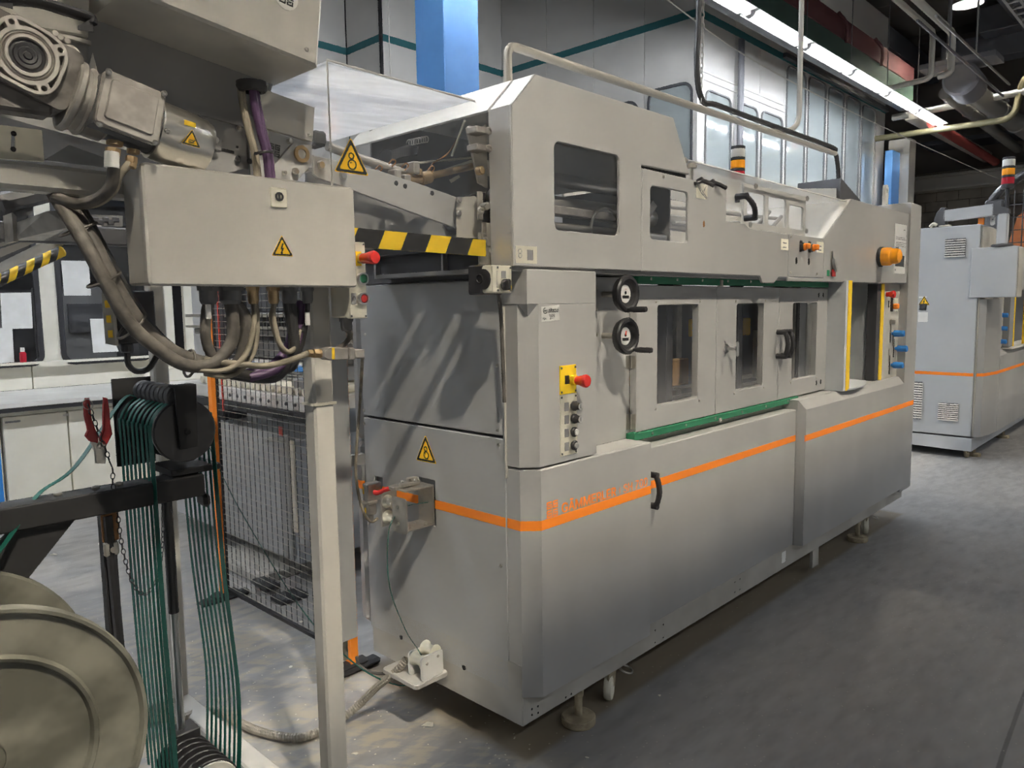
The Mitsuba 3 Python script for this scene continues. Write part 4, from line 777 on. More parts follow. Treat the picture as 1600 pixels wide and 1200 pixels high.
# guard door with black pull handle at the upper left
obj(CV, 'side_door', ex(Polygon([(-0.725,0.147),(-0.493,0.199),(-0.489,0.099),(-0.72,0.055)]), -.20, -.14, INC, .003), 'paint_post')
obj(CV, 'lower_door', ex(Polygon([(-0.716,0.055),(-0.484,0.103),(-0.479,0.028),(-0.712,-0.019)]), -.20, -.16, INC, .003), 'mid_grey')
HND = [(-1.32,0.07,2.063),(-1.281,0.07,2.072),(-1.229,0.07,2.081),(-1.175,0.07,2.078),(-1.141,0.07,2.075),(-1.138,0.07,2.064)]
obj(CV, 'pull_handle', cat(sweep(spline(HND, 6), np.array([(math.cos(t) * .016, math.sin(t) * .010) for t in np.linspace(0, 6.283, 12, endpoint=False)])), hull([(-1.166,0.06,2.052), (-1.139,0.06,2.073), (-1.139,0.06,2.047), (-1.167,0.06,2.044), (-1.147,0.12,2.072), (-1.119,0.12,2.094), (-1.119,0.12,2.066), (-1.148,0.12,2.063)]), hull([(-1.298,0.06,2.069), (-1.273,0.06,2.07), (-1.274,0.06,2.054), (-1.299,0.06,2.055), (-1.284,0.12,2.09), (-1.258,0.12,2.091), (-1.259,0.12,2.075), (-1.285,0.12,2.075)])), 'black_plastic', smooth=45)
obj(CV, 'gusset', hull([(-1.134,0.12,1.991), (-1.123,0.12,2.026), (-1.117,0.12,1.992), (-1.13,0.12,1.976), (-1.131,0.13,1.994), (-1.12,0.13,2.029), (-1.114,0.13,1.995), (-1.127,0.13,1.979)]), 'steel_dull')

# ---- gear motor
GM = obj(CV, 'gear_motor', cat(cylb((-1.192,0.05,1.913), (-1.124,0.05,1.894), .062, .006, 30), cylb((-1.198,0.05,1.916), (-1.183,0.05,1.911), .070, .004, 30), cylb((-1.174,0.05,1.908), (-1.163,0.05,1.905), .067, .004, 30)), 'cast_alu', smooth=40)
obj(GM, 'motor_body', cylb((-1.127,0.06,1.9), (-1.007,0.06,1.874), .056, .004, 28), 'dark_grey', smooth=40)
obj(GM, 'fan_cover', lathe([(0, .0), (.060, 0), (.062, .004), (.062, .075), (.060, .080), (.060, .098), (.054, .112), (.034, .118), (0, .118)], (-1.038,0.06,1.877), np.array((-0.928,0.06,1.851)) - np.array((-1.038,0.06,1.877)), 36), 'steel', smooth=35)
tl = [(-0.512,-0.016),(-0.399,-0.028),(-0.408,-0.133),(-0.525,-0.12)]
TLP = Polygon(tl).buffer(-.010).buffer(.010)
obj(GM, 'terminal_box', ex(Polygon(tl).buffer(-.004).buffer(.001), -.005, .040, INC, .002), 'dark_grey')
obj(GM, 'box_lid', cat(ex(TLP, .040, .052, INC, .003), ex(TLP.buffer(-.012, join_style='mitre').buffer(-.006).buffer(.004, quad_segs=1), .050, .056, INC, .002)), 'cast_alu')
obj(GM, 'lid_screws', cat([dome(c, (0, -1, 0), .0062) for c in [(-1.156,-0.056,1.943),(-1.057,-0.056,1.922),(-1.079,-0.056,1.826),(-1.178,-0.056,1.845)]]), 'steel', smooth=40, stuff=True)
tri_sign(CV, np.array((-0.985,-0.003,1.852)), (math.cos(IA), 0, -math.sin(IA)), (math.sin(IA), 0, math.cos(IA)), .031, 'hot')
obj(GM, 'yellow_label', ex(Polygon([(-0.342,-0.052),(-0.318,-0.052),(-0.318,-0.061),(-0.342,-0.062)]), .0, .001, INC), 'yellow')
obj(GM, 'motor_bolt', dome((-1.034,-0.004,1.863), (0, -1, 0), .006), 'steel', smooth=40)
gc = np.array((-1.272,0,1.958))
obj(GM, 'gear_case', cat(tr(ex(unary_union([rr(-.072, .085, -.062, .058, .015)]), -.085, -.008), frame(gc, (math.cos(.36), 0, -math.sin(.36)), (math.sin(.36), 0, math.cos(.36)))), bx(gc[0] - .11, gc[0] + .04, .02, .07, gc[2] - .095, gc[2] - .045, .006)), 'cast_dark')
Fg = frame(gc, (math.cos(.4), 0, -math.sin(.4)), (math.sin(.4), 0, math.cos(.4)))
ear = unary_union([LineString([(0, 0), (.062 * math.cos(a), .062 * math.sin(a))]).buffer(.011) for a in (.785, 2.356, 3.927, 5.498)] + [Point(0, 0).buffer(.051, 20)])
rim = Polygon([((.064 + .004 * math.cos(4 * t - 3.14)) * math.cos(t), (.064 + .004 * math.cos(4 * t - 3.14)) * math.sin(t)) for t in np.linspace(0, 6.283, 64, endpoint=False)])
ring = rim.difference(rim.buffer(-.007)).union(ear.intersection(rim)).difference(unary_union([Point(0, 0).buffer(.043, 20)] + [Point(.057 * math.cos(a), .057 * math.sin(a)).buffer(.0045) for a in (.785, 2.356, 3.927, 5.498)]))
obj(GM, 'gear_flange', ex(ring, -.008, .004, Fg, .001), 'cast_alu')
obj(GM, 'seal_ring', lathe([(.029, 0), (.043, 0), (.043, .001), (.040, .005), (.038, .002), (.036, .006), (.031, .006), (.029, .003)], gc, (0, -1, 0), 36, closed=True), 'cast_alu', smooth=35)
obj(GM, 'shaft_seal', lathe([(.030, .0), (.024, .001), (.022, .004), (.016, .003), (.014, .005), (.008, .004), (.006, .006), (0, .006)][::-1], gc, (0, -1, 0), 30), 'black_plastic', smooth=30)
rc = np.array((-1.195,0.02,1.982))
obj(GM, 'idler_roller', cat(torus(rc, (0, -1, 0), .0135, .005, 24, 8), cylb(rc + (0, .03, -.004), rc + (0, .004, -.004), .022, .003)), 'cast_alu', smooth=40)
obj(CV, 'timing_strip', ex(Polygon([(-0.639,0.09),(-0.631,0.09),(-0.483,0.094),(-0.482,0.086),(-0.639,0.08)]), -.155, -.145, INC), 'cast_alu')
obj(CV, 'strip_bolts', cat([cylb(c, np.array(c) + (0, -.02, 0), .007, .002, 10) for c in [(-1.264,0.15,2.063),(-1.251,0.15,2.066),(-1.186,0.15,2.05),(-1.177,0.15,2.045),(-1.165,0.15,2.041)]]), 'cast_alu', smooth=40, stuff=True)
for c, r in zip([(-1.145,-0.02,1.811),(-1.112,-0.02,1.8)], (.012, .0095)):
    c = np.array(c); q = c + (-.004, 0, -.03)
    obj(GM, 'cable_gland', cat(hexnut(c + (.004, 0, .014), (-.12, 0, -1), r * 1.25, .008), hexnut(c, (-.12, 0, -1), r * 1.15, .012), cylb(c + (0, 0, -.010), c + (-.003, 0, -.022), r, .002)), 'bronze', smooth=30)
obj(CV, 'slotted_plate', ex(Polygon([(-1.319,1.871),(-1.204,1.873),(-1.204,1.81),(-1.324,1.804)]).difference(LineString([(-1.255,1.857),(-1.258,1.826)]).buffer(.004)), -.21, -.20, FRONT), 'cream')
obj(CV, 'slot_holes', cat([cyl(c, np.array(c) + (0, -.001, 0), .0052, n=12) for c in [(-1.255,0.199,1.858),(-1.258,0.199,1.827)]]), 'black', stuff=True)
obj(CV, 'deflector', hull([(-1.19,0.25,1.822), (-1.141,0.25,1.86), (-1.071,0.25,1.842), (-1.073,0.25,1.82), (-1.187,0.26,1.821), (-1.138,0.26,1.862), (-1.068,0.26,1.844), (-1.07,0.26,1.822)]), 'paint_blue_grey')

# ---- grey electrical box on the stand
EB = thing('electrical_box', 'grey rectangular electrical box with a lightning warning sign, hung on the front post', 'electrical box')
obj(EB, 'body', bx(-1.091, -.600, -.004, .097, 1.554, 1.790, .004), 'paint_box')
obj(EB, 'lid', ex(rr(-1.094, -.597, 1.551, 1.793, .008, 3), .004, .020, FRONT, .004), 'paint_box')
tri_sign(EB, (-.798, -.0200, 1.636), (1, 0, 0), (0, 0, 1), .042, 'bolt')
KL = obj(EB, 'lock_plate', ex(rr(-.822, -.782, 1.728, 1.772, .003, 2), .020, .024, FRONT, .001), 'cream')
obj(EB, 'lock', cat(ex(Point(-.802, 1.752).buffer(.010, 10).difference(Point(-.802, 1.752).buffer(.0062, 8)), .024, .027, FRONT), ex(rect(-.8035, 1.745, -.8005, 1.759), .024, .027, FRONT)), 'black_plastic')
for c, r in zip([(-0.948,0.04,1.54),(-0.897,0.04,1.541),(-0.843,0.04,1.541),(-0.792,0.04,1.541),(-0.751,0.04,1.541),(-0.702,0.04,1.541)], (.019, .024, .0125, .0125, .018, .013)):
    x = c[0]
    obj(EB, 'cable_gland', cat(hexnut((x, .04, 1.555), (0, 0, -1), r * 1.2, .012), lathe([(r, .012), (r, .034), (r * .8, .042), (0, .042), (0, .012)][::-1][::-1], (x, .04, 1.555), (0, 0, -1), 18)), 'bronze' if r < .0128 else 'gland_grey', smooth=30)
# ---- emergency stop box
ES = thing('emergency_stop_box', 'cream push-button box with a red mushroom stop button, beside the grey electrical box', 'switch box')
obj(ES, 'body', bx(-.600, -.552, .022, .098, 1.476, 1.664, .003), 'cream')
obj(ES, 'front', ex(rr(-.602, -.549, 1.474, 1.666, .003, 2), -.022, -.010, FRONT, .002), 'cream')
obj(ES, 'rail', bx(-.598, -.570, .085, .098, 1.50, 1.56), 'black')
obj(ES, 'yellow_plate', ex(rect(-.601, 1.606, -.563, 1.642), -.010, -.008, FRONT), 'yellow_box')
obj(ES, 'collar', lathe([(.013, 0), (.013, .010), (.0115, .012), (.0115, 0)], (-.566, .008, 1.624), (0, -1, 0), 20), 'bronze', smooth=40)
obj(ES, 'stop_button', lathe([(0, 0), (.0125, 0), (.0130, .012), (.0165, .040), (.0170, .046), (.014, .052), (0, .054)], (-.566, -.004, 1.624), (0, -1, 0), 24), 'red', smooth=50, label='red mushroom emergency stop button')
for z, m in ((1.574, 'green'), (1.524, 'red_dull')):
    B = obj(ES, 'push_button', lathe([(.0105, .0), (.0165, 0), (.0165, .006), (.0150, .010), (.0115, .010), (.0105, .006)], (-.563, .010, z), (0, -1, 0), 24, closed=True), 'chrome', smooth=40)
    obj(B, 'cap', cylb((-.563, .010, z), (-.563, .0015, z), .0108, .002), m, smooth=40, label='green button cap' if m == 'green' else 'red button cap')
    T_ = obj(ES, 'tag', ex(rect(-.596, z - .014, -.582, z + .014), -.010, -.009, FRONT), 'mid_grey')
    obj(T_, 'print', ex(Point(-.589, z).buffer(.005, 6).difference(Point(-.589, z).buffer(.0037, 6)).union(rect(-.5895, z - .002, -.5885, z + .008)), -.009, -.0086, FRONT), 'black')
screws(ES, [(x, .0100, z) for x in (-.597, -.554) for z in (1.480, 1.660)], (0, -1, 0), .0028, 'dark_grey')
obj(ES, 'cable_gland', cat(hexnut((-.580, .06, 1.476), (0, 0, -1), .018, .010), lathe([(0, .01), (.015, .010), (.015, .026), (.012, .034), (0, .034)], (-.580, .06, 1.476), (0, 0, -1), 16)), 'gland_grey', smooth=30)

# ---- grey sensor box on the rear post
PB = thing('power_box', 'dark box with a grey face and three yellow labels on the rear conveyor post', 'electrical box')
xa, za = (-0.813,1.09,1.559)[0], (-0.813,1.09,1.559)[2]; zb = (-0.797,1.09,1.392)[2]
obj(PB, 'body', bx(xa + .03, -.66, 1.09, 1.185, zb, za + .01, .004), 'black_matt')
obj(PB, 'face', hull([(-0.824,1.1,1.561), (-0.804,1.07,1.556), (-0.803,1.07,1.388), (-0.823,1.1,1.395), (-0.782,1.1,1.561), (-0.782,1.1,1.386)]), 'paint_post')
for c0 in [(-0.825,1.083,1.525),(-0.824,1.083,1.476),(-0.822,1.083,1.427)]:
    obj(PB, 'yellow_label', bx(c0[0], c0[0] + .014, c0[1] - .012, c0[1] - .009, c0[2] - .012, c0[2] + .012), 'yellow')
obj(PB, 'gland', cylb((-0.75,1.12,1.393), (-0.75,1.12,1.36), .020, .004), 'black_plastic', smooth=40)
one('power_cable', tube([(-0.75,1.12,1.363), (-0.748,1.12,1.319), (-0.723,1.12,1.295), (-0.684,1.12,1.301), (-0.652,1.12,1.344)], .010, 9), 'cable_black', 'short black cable looping under the box with three yellow labels', 'cable', smooth=40)

# ---- cables
def cable(pts, r, mat, label, group=None):
    return one('cable', tube(pts, r, 9), mat, label, 'cable', group, smooth=40)
Cg = lambda s: f'{s} of the cable bunch under the grey electrical box'
cable([(-1.206,0.16,1.749), (-1.202,0.12,1.714), (-1.186,0.06,1.645), (-1.152,0.05,1.56), (-1.109,0.05,1.472), (-1.039,0.05,1.404), (-0.989,0.05,1.379), (-0.938,0.05,1.384), (-0.898,0.045,1.427), (-0.894,0.04,1.477), ((-0.897,0.04,1.541)[0], .04, 1.515)], .0145, 'cable_grey', 'thick grey cable sweeping from the upper left to the second gland')
cable([(-1.189,0.18,1.753), (-1.182,0.14,1.716), (-1.164,0.08,1.648), (-1.13,0.07,1.561), (-1.087,0.07,1.482), (-1.026,0.07,1.418), (-0.958,0.07,1.386), (-0.889,0.06,1.372), (-0.865,0.05,1.418), (-0.861,0.045,1.477), ((-0.897,0.04,1.541)[0] + .012, .045, 1.515)], .0145, 'cable_grey', 'thick grey cable lying behind the foremost one and ending at the second gland')
cable([(-1.172,0.2,1.754), (-1.162,0.16,1.715), (-1.15,0.09,1.639), (-1.113,0.09,1.562), (-1.065,0.09,1.474), (-0.998,0.09,1.406), (-0.928,0.09,1.369), (-0.82,0.09,1.344), (-0.763,0.07,1.35), (-0.736,0.05,1.381), ((-0.751,0.04,1.541)[0] + .008, .045, 1.515)], .011, 'cable_black', 'dark cable at the back of the bunch, ending at the fifth gland')
cable([(-1.156,0.22,1.755), (-1.146,0.18,1.715), (-1.137,0.1,1.63), (-1.1,0.1,1.549), (-1.051,0.1,1.464), (-0.986,0.1,1.397), (-0.901,0.1,1.356), (-0.787,0.09,1.332), (-0.758,0.06,1.358), (-0.741,0.05,1.412), ((-0.751,0.04,1.541)[0] - .006, .04, 1.515)], .011, 'cable_black', 'second dark cable at the back of the bunch, ending at the fifth gland')
cable([((-0.948,0.04,1.54)[0], .04, 1.515), (-0.953,0.045,1.493), (-0.954,0.05,1.436), (-0.933,0.06,1.392), (-0.889,0.07,1.359), (-0.825,0.08,1.342)], .0115, 'cable_grey', 'grey cable with a white tag hanging from the first gland')
cable([((-0.843,0.04,1.541)[0], .04, 1.515), (-0.846,0.035,1.476), (-0.863,0.03,1.418), (-0.893,0.03,1.379), (-0.941,0.03,1.365), (-0.989,0.05,1.375), (-1.038,0.06,1.405)], .0062, 'cable_beige', 'thin beige cable curving from the third gland to the lower left')
cable([((-0.843,0.04,1.541)[0] + .008, .045, 1.515), (-0.83,0.05,1.476), (-0.84,0.05,1.409), (-0.871,0.05,1.367), (-0.905,0.06,1.349), (-0.957,0.06,1.359)], .0058, 'cable_beige', 'thin beige cable just right of the one from the third gland')
cable([((-0.792,0.04,1.541)[0], .04, 1.515), (-0.795,0.04,1.483), (-0.783,0.04,1.422), (-0.761,0.04,1.398), (-0.737,0.045,1.412), (-0.722,0.05,1.45)], .0062, 'cable_beige', 'thin beige cable making a loop below the fourth gland')
cable([((-0.792,0.04,1.541)[0] + .006, .045, 1.515), (-0.795,0.05,1.475), (-0.772,0.05,1.406), (-0.745,0.05,1.4), (-0.726,0.05,1.427)], .0056, 'cable_beige', 'second thin beige cable in the loop below the fourth gland')
cable([(-0.72,0.02,1.393), (-0.765,0.02,1.38), (-0.82,0.025,1.37), (-0.873,0.03,1.375), (-0.918,0.04,1.383), (-0.955,0.06,1.393)], .0075, 'cable_beige', 'beige cable running from the plug connector at the front post to the left')
cable([(-0.709,0.06,1.52), (-0.715,0.06,1.458), (-0.741,0.06,1.388), (-0.794,0.06,1.353), (-0.846,0.07,1.341)], .011, 'cable_purple', 'dark purple cable beside the front post, foremost of three')
cable([(-0.696,0.07,1.52), (-0.699,0.07,1.457), (-0.723,0.07,1.392), (-0.777,0.07,1.354), (-0.833,0.08,1.343)], .011, 'cable_black', 'dark cable beside the front post, between two purple ones')
cable([(-0.712,0.08,1.512), (-0.721,0.08,1.458), (-0.745,0.08,1.399), (-0.791,0.08,1.36), (-0.844,0.09,1.349)], .011, 'cable_purple', 'dark purple cable beside the front post, rearmost of three')
cable([((-0.702,0.04,1.541)[0], .04, 1.515), (-0.704,0.045,1.473), (-0.715,0.05,1.448), (-0.732,0.05,1.458), (-0.717,0.06,1.504)], .0055, 'cable_black', 'thin black cable with a white tag hanging from the last gland')
cable([(-1.146,-0.02,1.806), (-1.146,-0.02,1.775), (-1.148,0,1.741), (-1.162,0.04,1.72), (-1.185,0.08,1.714), (-1.213,0.12,1.729)], .0115, 'cable_grey', 'grey motor cable dropping from the left gland of the terminal box')
cable([(-1.112,-0.02,1.796), (-1.12,-0.02,1.783), (-1.134,-0.01,1.762), (-1.141,0.01,1.733), (-1.16,0.05,1.713), (-1.197,0.1,1.71)], .0075, 'cable_beige', 'thin beige motor cable dropping from the right gland of the terminal box')
TG = one('cable_tag', cyl((-1.149,-0.024,1.803), (-1.151,-0.024,1.774), .0132, n=14), 'paper', 'white printed tag on the left motor cable', 'tag', smooth=40)
for c0, w in (((-0.956,0.028,1.497), 'first'), ((-0.709,0.034,1.476), 'last')):
    y = c0[1]; one('cable_tag', bx(c0[0] - .006, c0[0] + .006, y - .004, y + .001, c0[2] - .016, c0[2] + .016, .001), 'paper', f'small white tag on the cable below the {w} gland of the electrical box', 'tag')
for c0, c1_, r, px in (((-1.146,0.075,1.565), (-1.124,0.075,1.522), .034, 163), ((-1.098,0.08,1.469), (-1.068,0.08,1.438), .036, 205), ((-0.981,0.08,1.383), (-0.953,0.08,1.377), .030, 296), ((-1.18,0.1,1.666), (-1.156,0.1,1.616), .036, 122)):
    one('cable_tie', torus(c0, np.array(c1_) - c0, r, .003, 24, 6), 'cable_grey', {163: 'cable tie round the cable bunch, second from the top', 205: 'cable tie round the cable bunch, third from the top', 296: 'lowest cable tie round the cable bunch', 122: 'topmost cable tie round the cable bunch'}[px], 'cable tie', smooth=40)
Pn = ('foremost purple cable hanging from the black grommet', 'rear purple cable hanging from the black grommet', 'beige cable hanging from the black grommet, left of the purple ones', 'second beige cable hanging from the black grommet')
for i, (dx, r, m) in enumerate(((.005, .0095, 'cable_purple'), (.019, .0085, 'cable_purple'), (-.013, .0095, 'cable_beige'), (-.005, .007, 'cable_beige'))):
    one('cable', tube([np.array(c) + (dx, .01 * i, 0) for c in [(-0.793,0.1,2.029),(-0.79,0.1,1.983),(-0.778,0.1,1.919),(-0.766,0.1,1.869),(-0.761,0.1,1.803)]], r, 9), m, Pn[i], 'cable', smooth=40)
one('cable_tie', torus((-0.767,0.1,1.871), (.2, 0, -1), .020, .0035, 20, 6), 'black', 'black cable tie round the purple cables', 'cable tie', smooth=40)
# plug connector
PC = thing('plug_connector', 'grey metal plug connector with a yellow label on the front post', 'plug')
a, b = np.array((-0.72,0.02,1.393)), np.array((-0.562,0.02,1.383))
e1 = (b - a) / np.linalg.norm(b - a); Lp = np.linalg.norm(b - a); at_ = lambda t: a + e1 * Lp * t
Fp = frame(a + (0, 0, 0), e1, (0, 0, 1))
obj(PC, 'gland', cat(hexnut(at_(.0), e1, .010, .012), hexnut(at_(.09), e1, .012, .014), cylb(at_(.18), at_(.24), .011, .002)), 'bronze', smooth=30)
obj(PC, 'hood', ex(Polygon([(Lp * .22, -.008), (Lp * .30, -.016), (Lp * .40, -.017), (Lp * .68, -.015), (Lp * .68, .015), (Lp * .40, .017), (Lp * .30, .013), (Lp * .22, .008)]), -.014, .014, Fp, .003), 'cast_alu')
obj(PC, 'socket', cat(ex(rect(Lp * .69, -.015, Lp * .80, .016), -.015, .015, Fp, .003), ex(rect(Lp * .80, -.012, Lp, .012), -.012, .012, Fp, .003)), 'cast_alu')
obj(PC, 'yellow_label', ex(rect(Lp * .37, -.014, Lp * .42, .015), .0142, .015, Fp), 'yellow')
one('cable', tube([(-.580, .06, 1.445), (-0.575,0.05,1.434), (-0.578,0.07,1.41), (-0.593,0.09,1.394)], .0068, 9), 'cable_grey', 'short grey cable under the cream push-button box', 'cable', smooth=40)
one('cable_tie', cat(bx(-.664, -.596, .094, .097, (-0.645,0.096,1.251)[2], (-0.645,0.096,1.258)[2]), bx(-.664, -.660, .094, .152, (-0.645,0.096,1.251)[2], (-0.645,0.096,1.258)[2])), 'cream', 'white tie wrapped round the front post', 'cable tie')

# ================================================================ strapping feeder in front of the rear post
SF = thing('strap_feeder', 'black strap feeder with grooved rollers, a chrome guide pole and a sloping arm', 'strap feeder')
SX, SZ, Y0, Y1 = -.868, 1.182, .40, .66
obj(SF, 'roller_disc', cylb((SX, Y0 - .004, SZ), (SX, Y0 + .012, SZ), .083, .004, 40), 'black_plastic', smooth=35)
obj(SF, 'roller_disc', cylb((SX, Y1 - .012, SZ), (SX, Y1 + .004, SZ), .083, .004, 40), 'black_plastic', smooth=35)
obj(SF, 'groove_ring', cat([cylb((SX, Y0 + .012 + .0312 * k, SZ), (SX, Y0 + .014 + .0312 * k, SZ), .079, .001, 36) for k in range(8)] + [cyl((SX, Y0, SZ), (SX, Y1, SZ), .068, n=36)]), 'black_matt', smooth=35, stuff=True)
for k in range(8): obj(SF, 'press_roller', lathe([(0, 0), (.020, 0), (.020, .003), (.026, .004), (.029, .009), (.029, .019), (.026, .0235), (0, .0235)], (SX - .012, Y0 + .006 + .0305 * k, SZ + .094), (0, 1, 0), 22), 'dark_grey', smooth=35)
obj(SF, 'roller_bracket', cat(ex(Polygon([(SX - .022, SZ - .045), (SX + .024, SZ - .042), (SX + .030, SZ + .122), (SX - .028, SZ + .122)]), -Y0 + .012, -Y0 + .018, FRONT, .001), bx(SX - .028, SX + .030, Y0 - .016, Y0 + .02, SZ + .118, SZ + .124), dome((SX, Y0 - .018, SZ), (0, -1, 0), .010)), 'black_matt')
obj(SF, 'back_plate', bx(SX - .085, SX + .02, Y1 + .006, Y1 + .012, SZ - .12, SZ + .13), 'black_matt')
zb0 = SZ - .128
obj(SF, 'beam', bx(-1.75, SX + .055, .42, .50, zb0 - .060, zb0, .004), 'black_matt')
obj(SF, 'beam_end', bx(SX - .03, SX + .105, .43, .58, zb0 + .004, zb0 + .022, .002), 'black_matt')
obj(SF, 'beam_cap', bx(SX + .055, SX + .075, .43, .49, zb0 - .10, zb0 - .06, .01), 'black_plastic')
obj(SF, 'beam_bolts', cat([cylb((x, .46, zb0), (x, .46, zb0 + .008), .010, .002, 10) for x in (-1.16, -1.075, -1.02)]), 'steel_dull', smooth=40, stuff=True)
obj(SF, 'arm', hull([(-1.13, .44, zb0 - .06), (-1.22, .44, zb0 - .03), (-1.46, .44, .80), (-1.36, .44, .74), (-1.13, .49, zb0 - .06), (-1.22, .49, zb0 - .03), (-1.46, .49, .80), (-1.36, .49, .74)]), 'black_matt')
obj(SF, 'reel_axle', cyl((-1.42, .06, .625), (-1.42, .52, .625), .022), 'steel_dull', smooth=40)
obj(SF, 'axle_arm', hull([(-1.46, .46, .82), (-1.36, .46, .76), (-1.46, .46, .60), (-1.38, .46, .60), (-1.46, .50, .82), (-1.36, .50, .76), (-1.46, .50, .60), (-1.38, .50, .60)]), 'black_matt')
obj(SF, 'foot_post', bx(-1.46, -1.38, .46, .52, .03, .62, .004), 'black_matt')
obj(SF, 'foot_plate', bx(-1.72, -1.30, .36, .62, 0, .03, .004), 'black_matt')
obj(SF, 'guide_pole', cyl((-.850, .60, .03), (-.850, .60, zb0 + .01), .0115, n=16), 'chrome', smooth=40)
obj(SF, 'pole_sleeve', cyl((-.850, .60, .62), (-.850, .60, zb0), .0145, n=16), 'black_plastic', smooth=40)
obj(SF, 'pole_foot', bx(-.93, -.80, .54, .66, 0, .03, .004), 'black_matt')
BX, BZ = -.862, .172
obj(SF, 'dancer_carriage', cat(bx(-.878, -.806, .565, .635, .205, .262, .004), bx(-.90, -.82, .60, .62, BZ - .03, .215, .003)), 'black_plastic')
for k in range(7):
    y = .385 + .030 * k
    obj(SF, 'dancer_disc', cylb((BX, y, BZ), (BX, y + .007, BZ), .083, .002, 40), 'black_plastic', smooth=35)
obj(SF, 'dancer_face', cylb((BX, .376, BZ), (BX, .384, BZ), .078, .002, 40), 'paint_post', smooth=35)
obj(SF, 'dancer_core', cyl((BX, .38, BZ), (BX, .60, BZ), .066, n=32), 'black_matt', smooth=35)
obj(SF, 'stand_post', bx(-1.055, -1.022, .50, .535, .03, zb0 - .06, .003), 'black_matt')
obj(SF, 'cable_cover', tube([(-1.045, .485, zb0 - .08), (-1.040, .482, .70), (-1.03, .485, .20)], .012, 8), 'black_plastic', smooth=40)
obj(SF, 'sensor_bracket', cat(bx(-1.060, -1.020, .484, .492, .905, .985, .002)), 'rusty')
obj(SF, 'sensor', cat(bx(-1.06, -1.025, .474, .490, .868, .905, .003), cyl((-1.04, .474, .885), (-1.04, .468, .885), .008)), 'steel_dull')
obj(SF, 'stand_foot', bx(-1.10, -.98, .42, .64, 0, .03, .004), 'black_matt')

# ---- green plastic strap running over the rollers
PS = thing('plastic_strap', 'dark green plastic strap looping in strands between the upper and lower black rollers', 'strap')
def ribbon(pts, w, wdir, t=.0009):
    p = spline(pts, 8); return sweep(p, np.array([(-w / 2, -t), (w / 2, -t), (w / 2, t), (-w / 2, t)]), u0=wdir)
for k in range(8):
    y = Y0 + .020 + .0312 * k; yl = .393 + .0295 * k; R = .0805; Rl = .085
    top = [(SX + R * math.cos(a), y, SZ + R * math.sin(a)) for a in np.linspace(math.pi, 0, 9)]
    bot = [(BX + Rl * math.cos(a), yl, BZ + Rl * math.sin(a)) for a in np.linspace(0, -math.pi, 9)]
    obj(PS, 'strand', ribbon([(BX - Rl, yl, BZ + .02), (SX - R - .002, (y + yl) / 2, (SZ + BZ) / 2), (SX - R, y, SZ - .02)] + top + [(SX + R + .006, (y + yl) / 2, (SZ + BZ) / 2 + .1), (BX + Rl + .012, yl, BZ + .25)] + bot, .018 if k == 0 else .0092, (-.3, 1, 0)), 'strap')
obj(PS, 'strand', ribbon([(SX - .03, Y1 - .02, SZ + .078), (SX - .075, Y1 - .03, SZ + .070), (-1.10, .52, zb0 + .055), (-1.20, .47, zb0 + .008), (-1.28, .41, zb0 - .07), (-1.40, .36, .86), (-1.52, .30, .70)], .014, (.3, 1, .2)), 'strap')
obj(PS, 'strand', ribbon([(SX + .045, Y1 - .02, SZ + .065), (SX + .12, Y1 - .02, SZ + .02), (-.62, .63, .88), (-.40, .635, .46), (-.22, .60, .22), (-.12, .50, .145), (-.08, .44, .175)], .012, (.5, 1, .3)), 'strap')
obj(PS, 'strand', ribbon([(-.055, .445, .185), (-.08, .405, .25), (-.10, .405, .30), (-.16, .40, .40), (-.19, .44, .55), (-.165, .475, .70), (-.135, .482, .765), (-.08, .48, .80), (.01, .44, .806)], .012, (.3, 1, 0)), 'strap')

# ---- strap reel
RL = thing('strap_reel', 'large dusty beige plastic strap reel in the lower left corner', 'reel')
rx, rz = -1.425, .628
def flange(y, out, R): return lathe([(.0, 0), (.05, 0), (.05, .006), (.20, .008), (.205, .020), (.212, .024), (.218, .014), (R - .016, .016), (R - .010, .028), (R - .003, .029), (R, .022), (R, .004), (R - .006, -.004), (.06, -.006), (0, -.006)], (rx, y, rz), (0, out, 0), 72)
obj(RL, 'front_flange', flange(.115, -1, .313), 'reel', smooth=30)
obj(RL, 'rear_flange', flange(.435, 1, .306), 'reel', smooth=30)
obj(RL, 'core', lathe([(.19, 0), (.19, .31)], (rx, .12, rz), (0, 1, 0), 48), 'reel', smooth=40)
obj(RL, 'hub_nut', cat(cylb((rx + .0, .115, rz - .01), (rx, .085, rz - .01), .030, .006), hexnut((rx, .085, rz - .01), (0, -1, 0), .018, .014)), 'mid_grey', smooth=30)

# ---- red handled strap cutters in their holster, on a chain
CU = thing('strap_cutter', 'strap cutter with two red handles standing up from the feeder beam', 'cutter')
cy = .455
obj(CU, 'handle', ex(Polygon([(-1.084,1.287),(-1.077,1.287),(-1.075,1.233),(-1.068,1.205),(-1.063,1.194),(-1.064,1.168),(-1.083,1.179),(-1.092,1.193),(-1.085,1.207),(-1.09,1.243),(-1.089,1.275)]), -cy - .007, -cy + .007, FRONT, .003), 'red_dull')
obj(CU, 'handle', ex(Polygon([(-1.043,1.285),(-1.036,1.283),(-1.033,1.253),(-1.033,1.217),(-1.03,1.19),(-1.047,1.161),(-1.057,1.169),(-1.06,1.184),(-1.05,1.203),(-1.047,1.246)]), -cy - .007, -cy + .007, FRONT, .003), 'red_dull')
obj(CU, 'jaws', ex(Polygon([(-1.08,1.177),(-1.048,1.173),(-1.047,1.153),(-1.051,1.117),(-1.072,1.121),(-1.073,1.152)]), -cy - .006, -cy + .006, FRONT, .001), 'steel_dull')
obj(CU, 'pivot', dome((-1.063,0.449,1.164), (0, -1, 0), .007), 'steel', smooth=40)
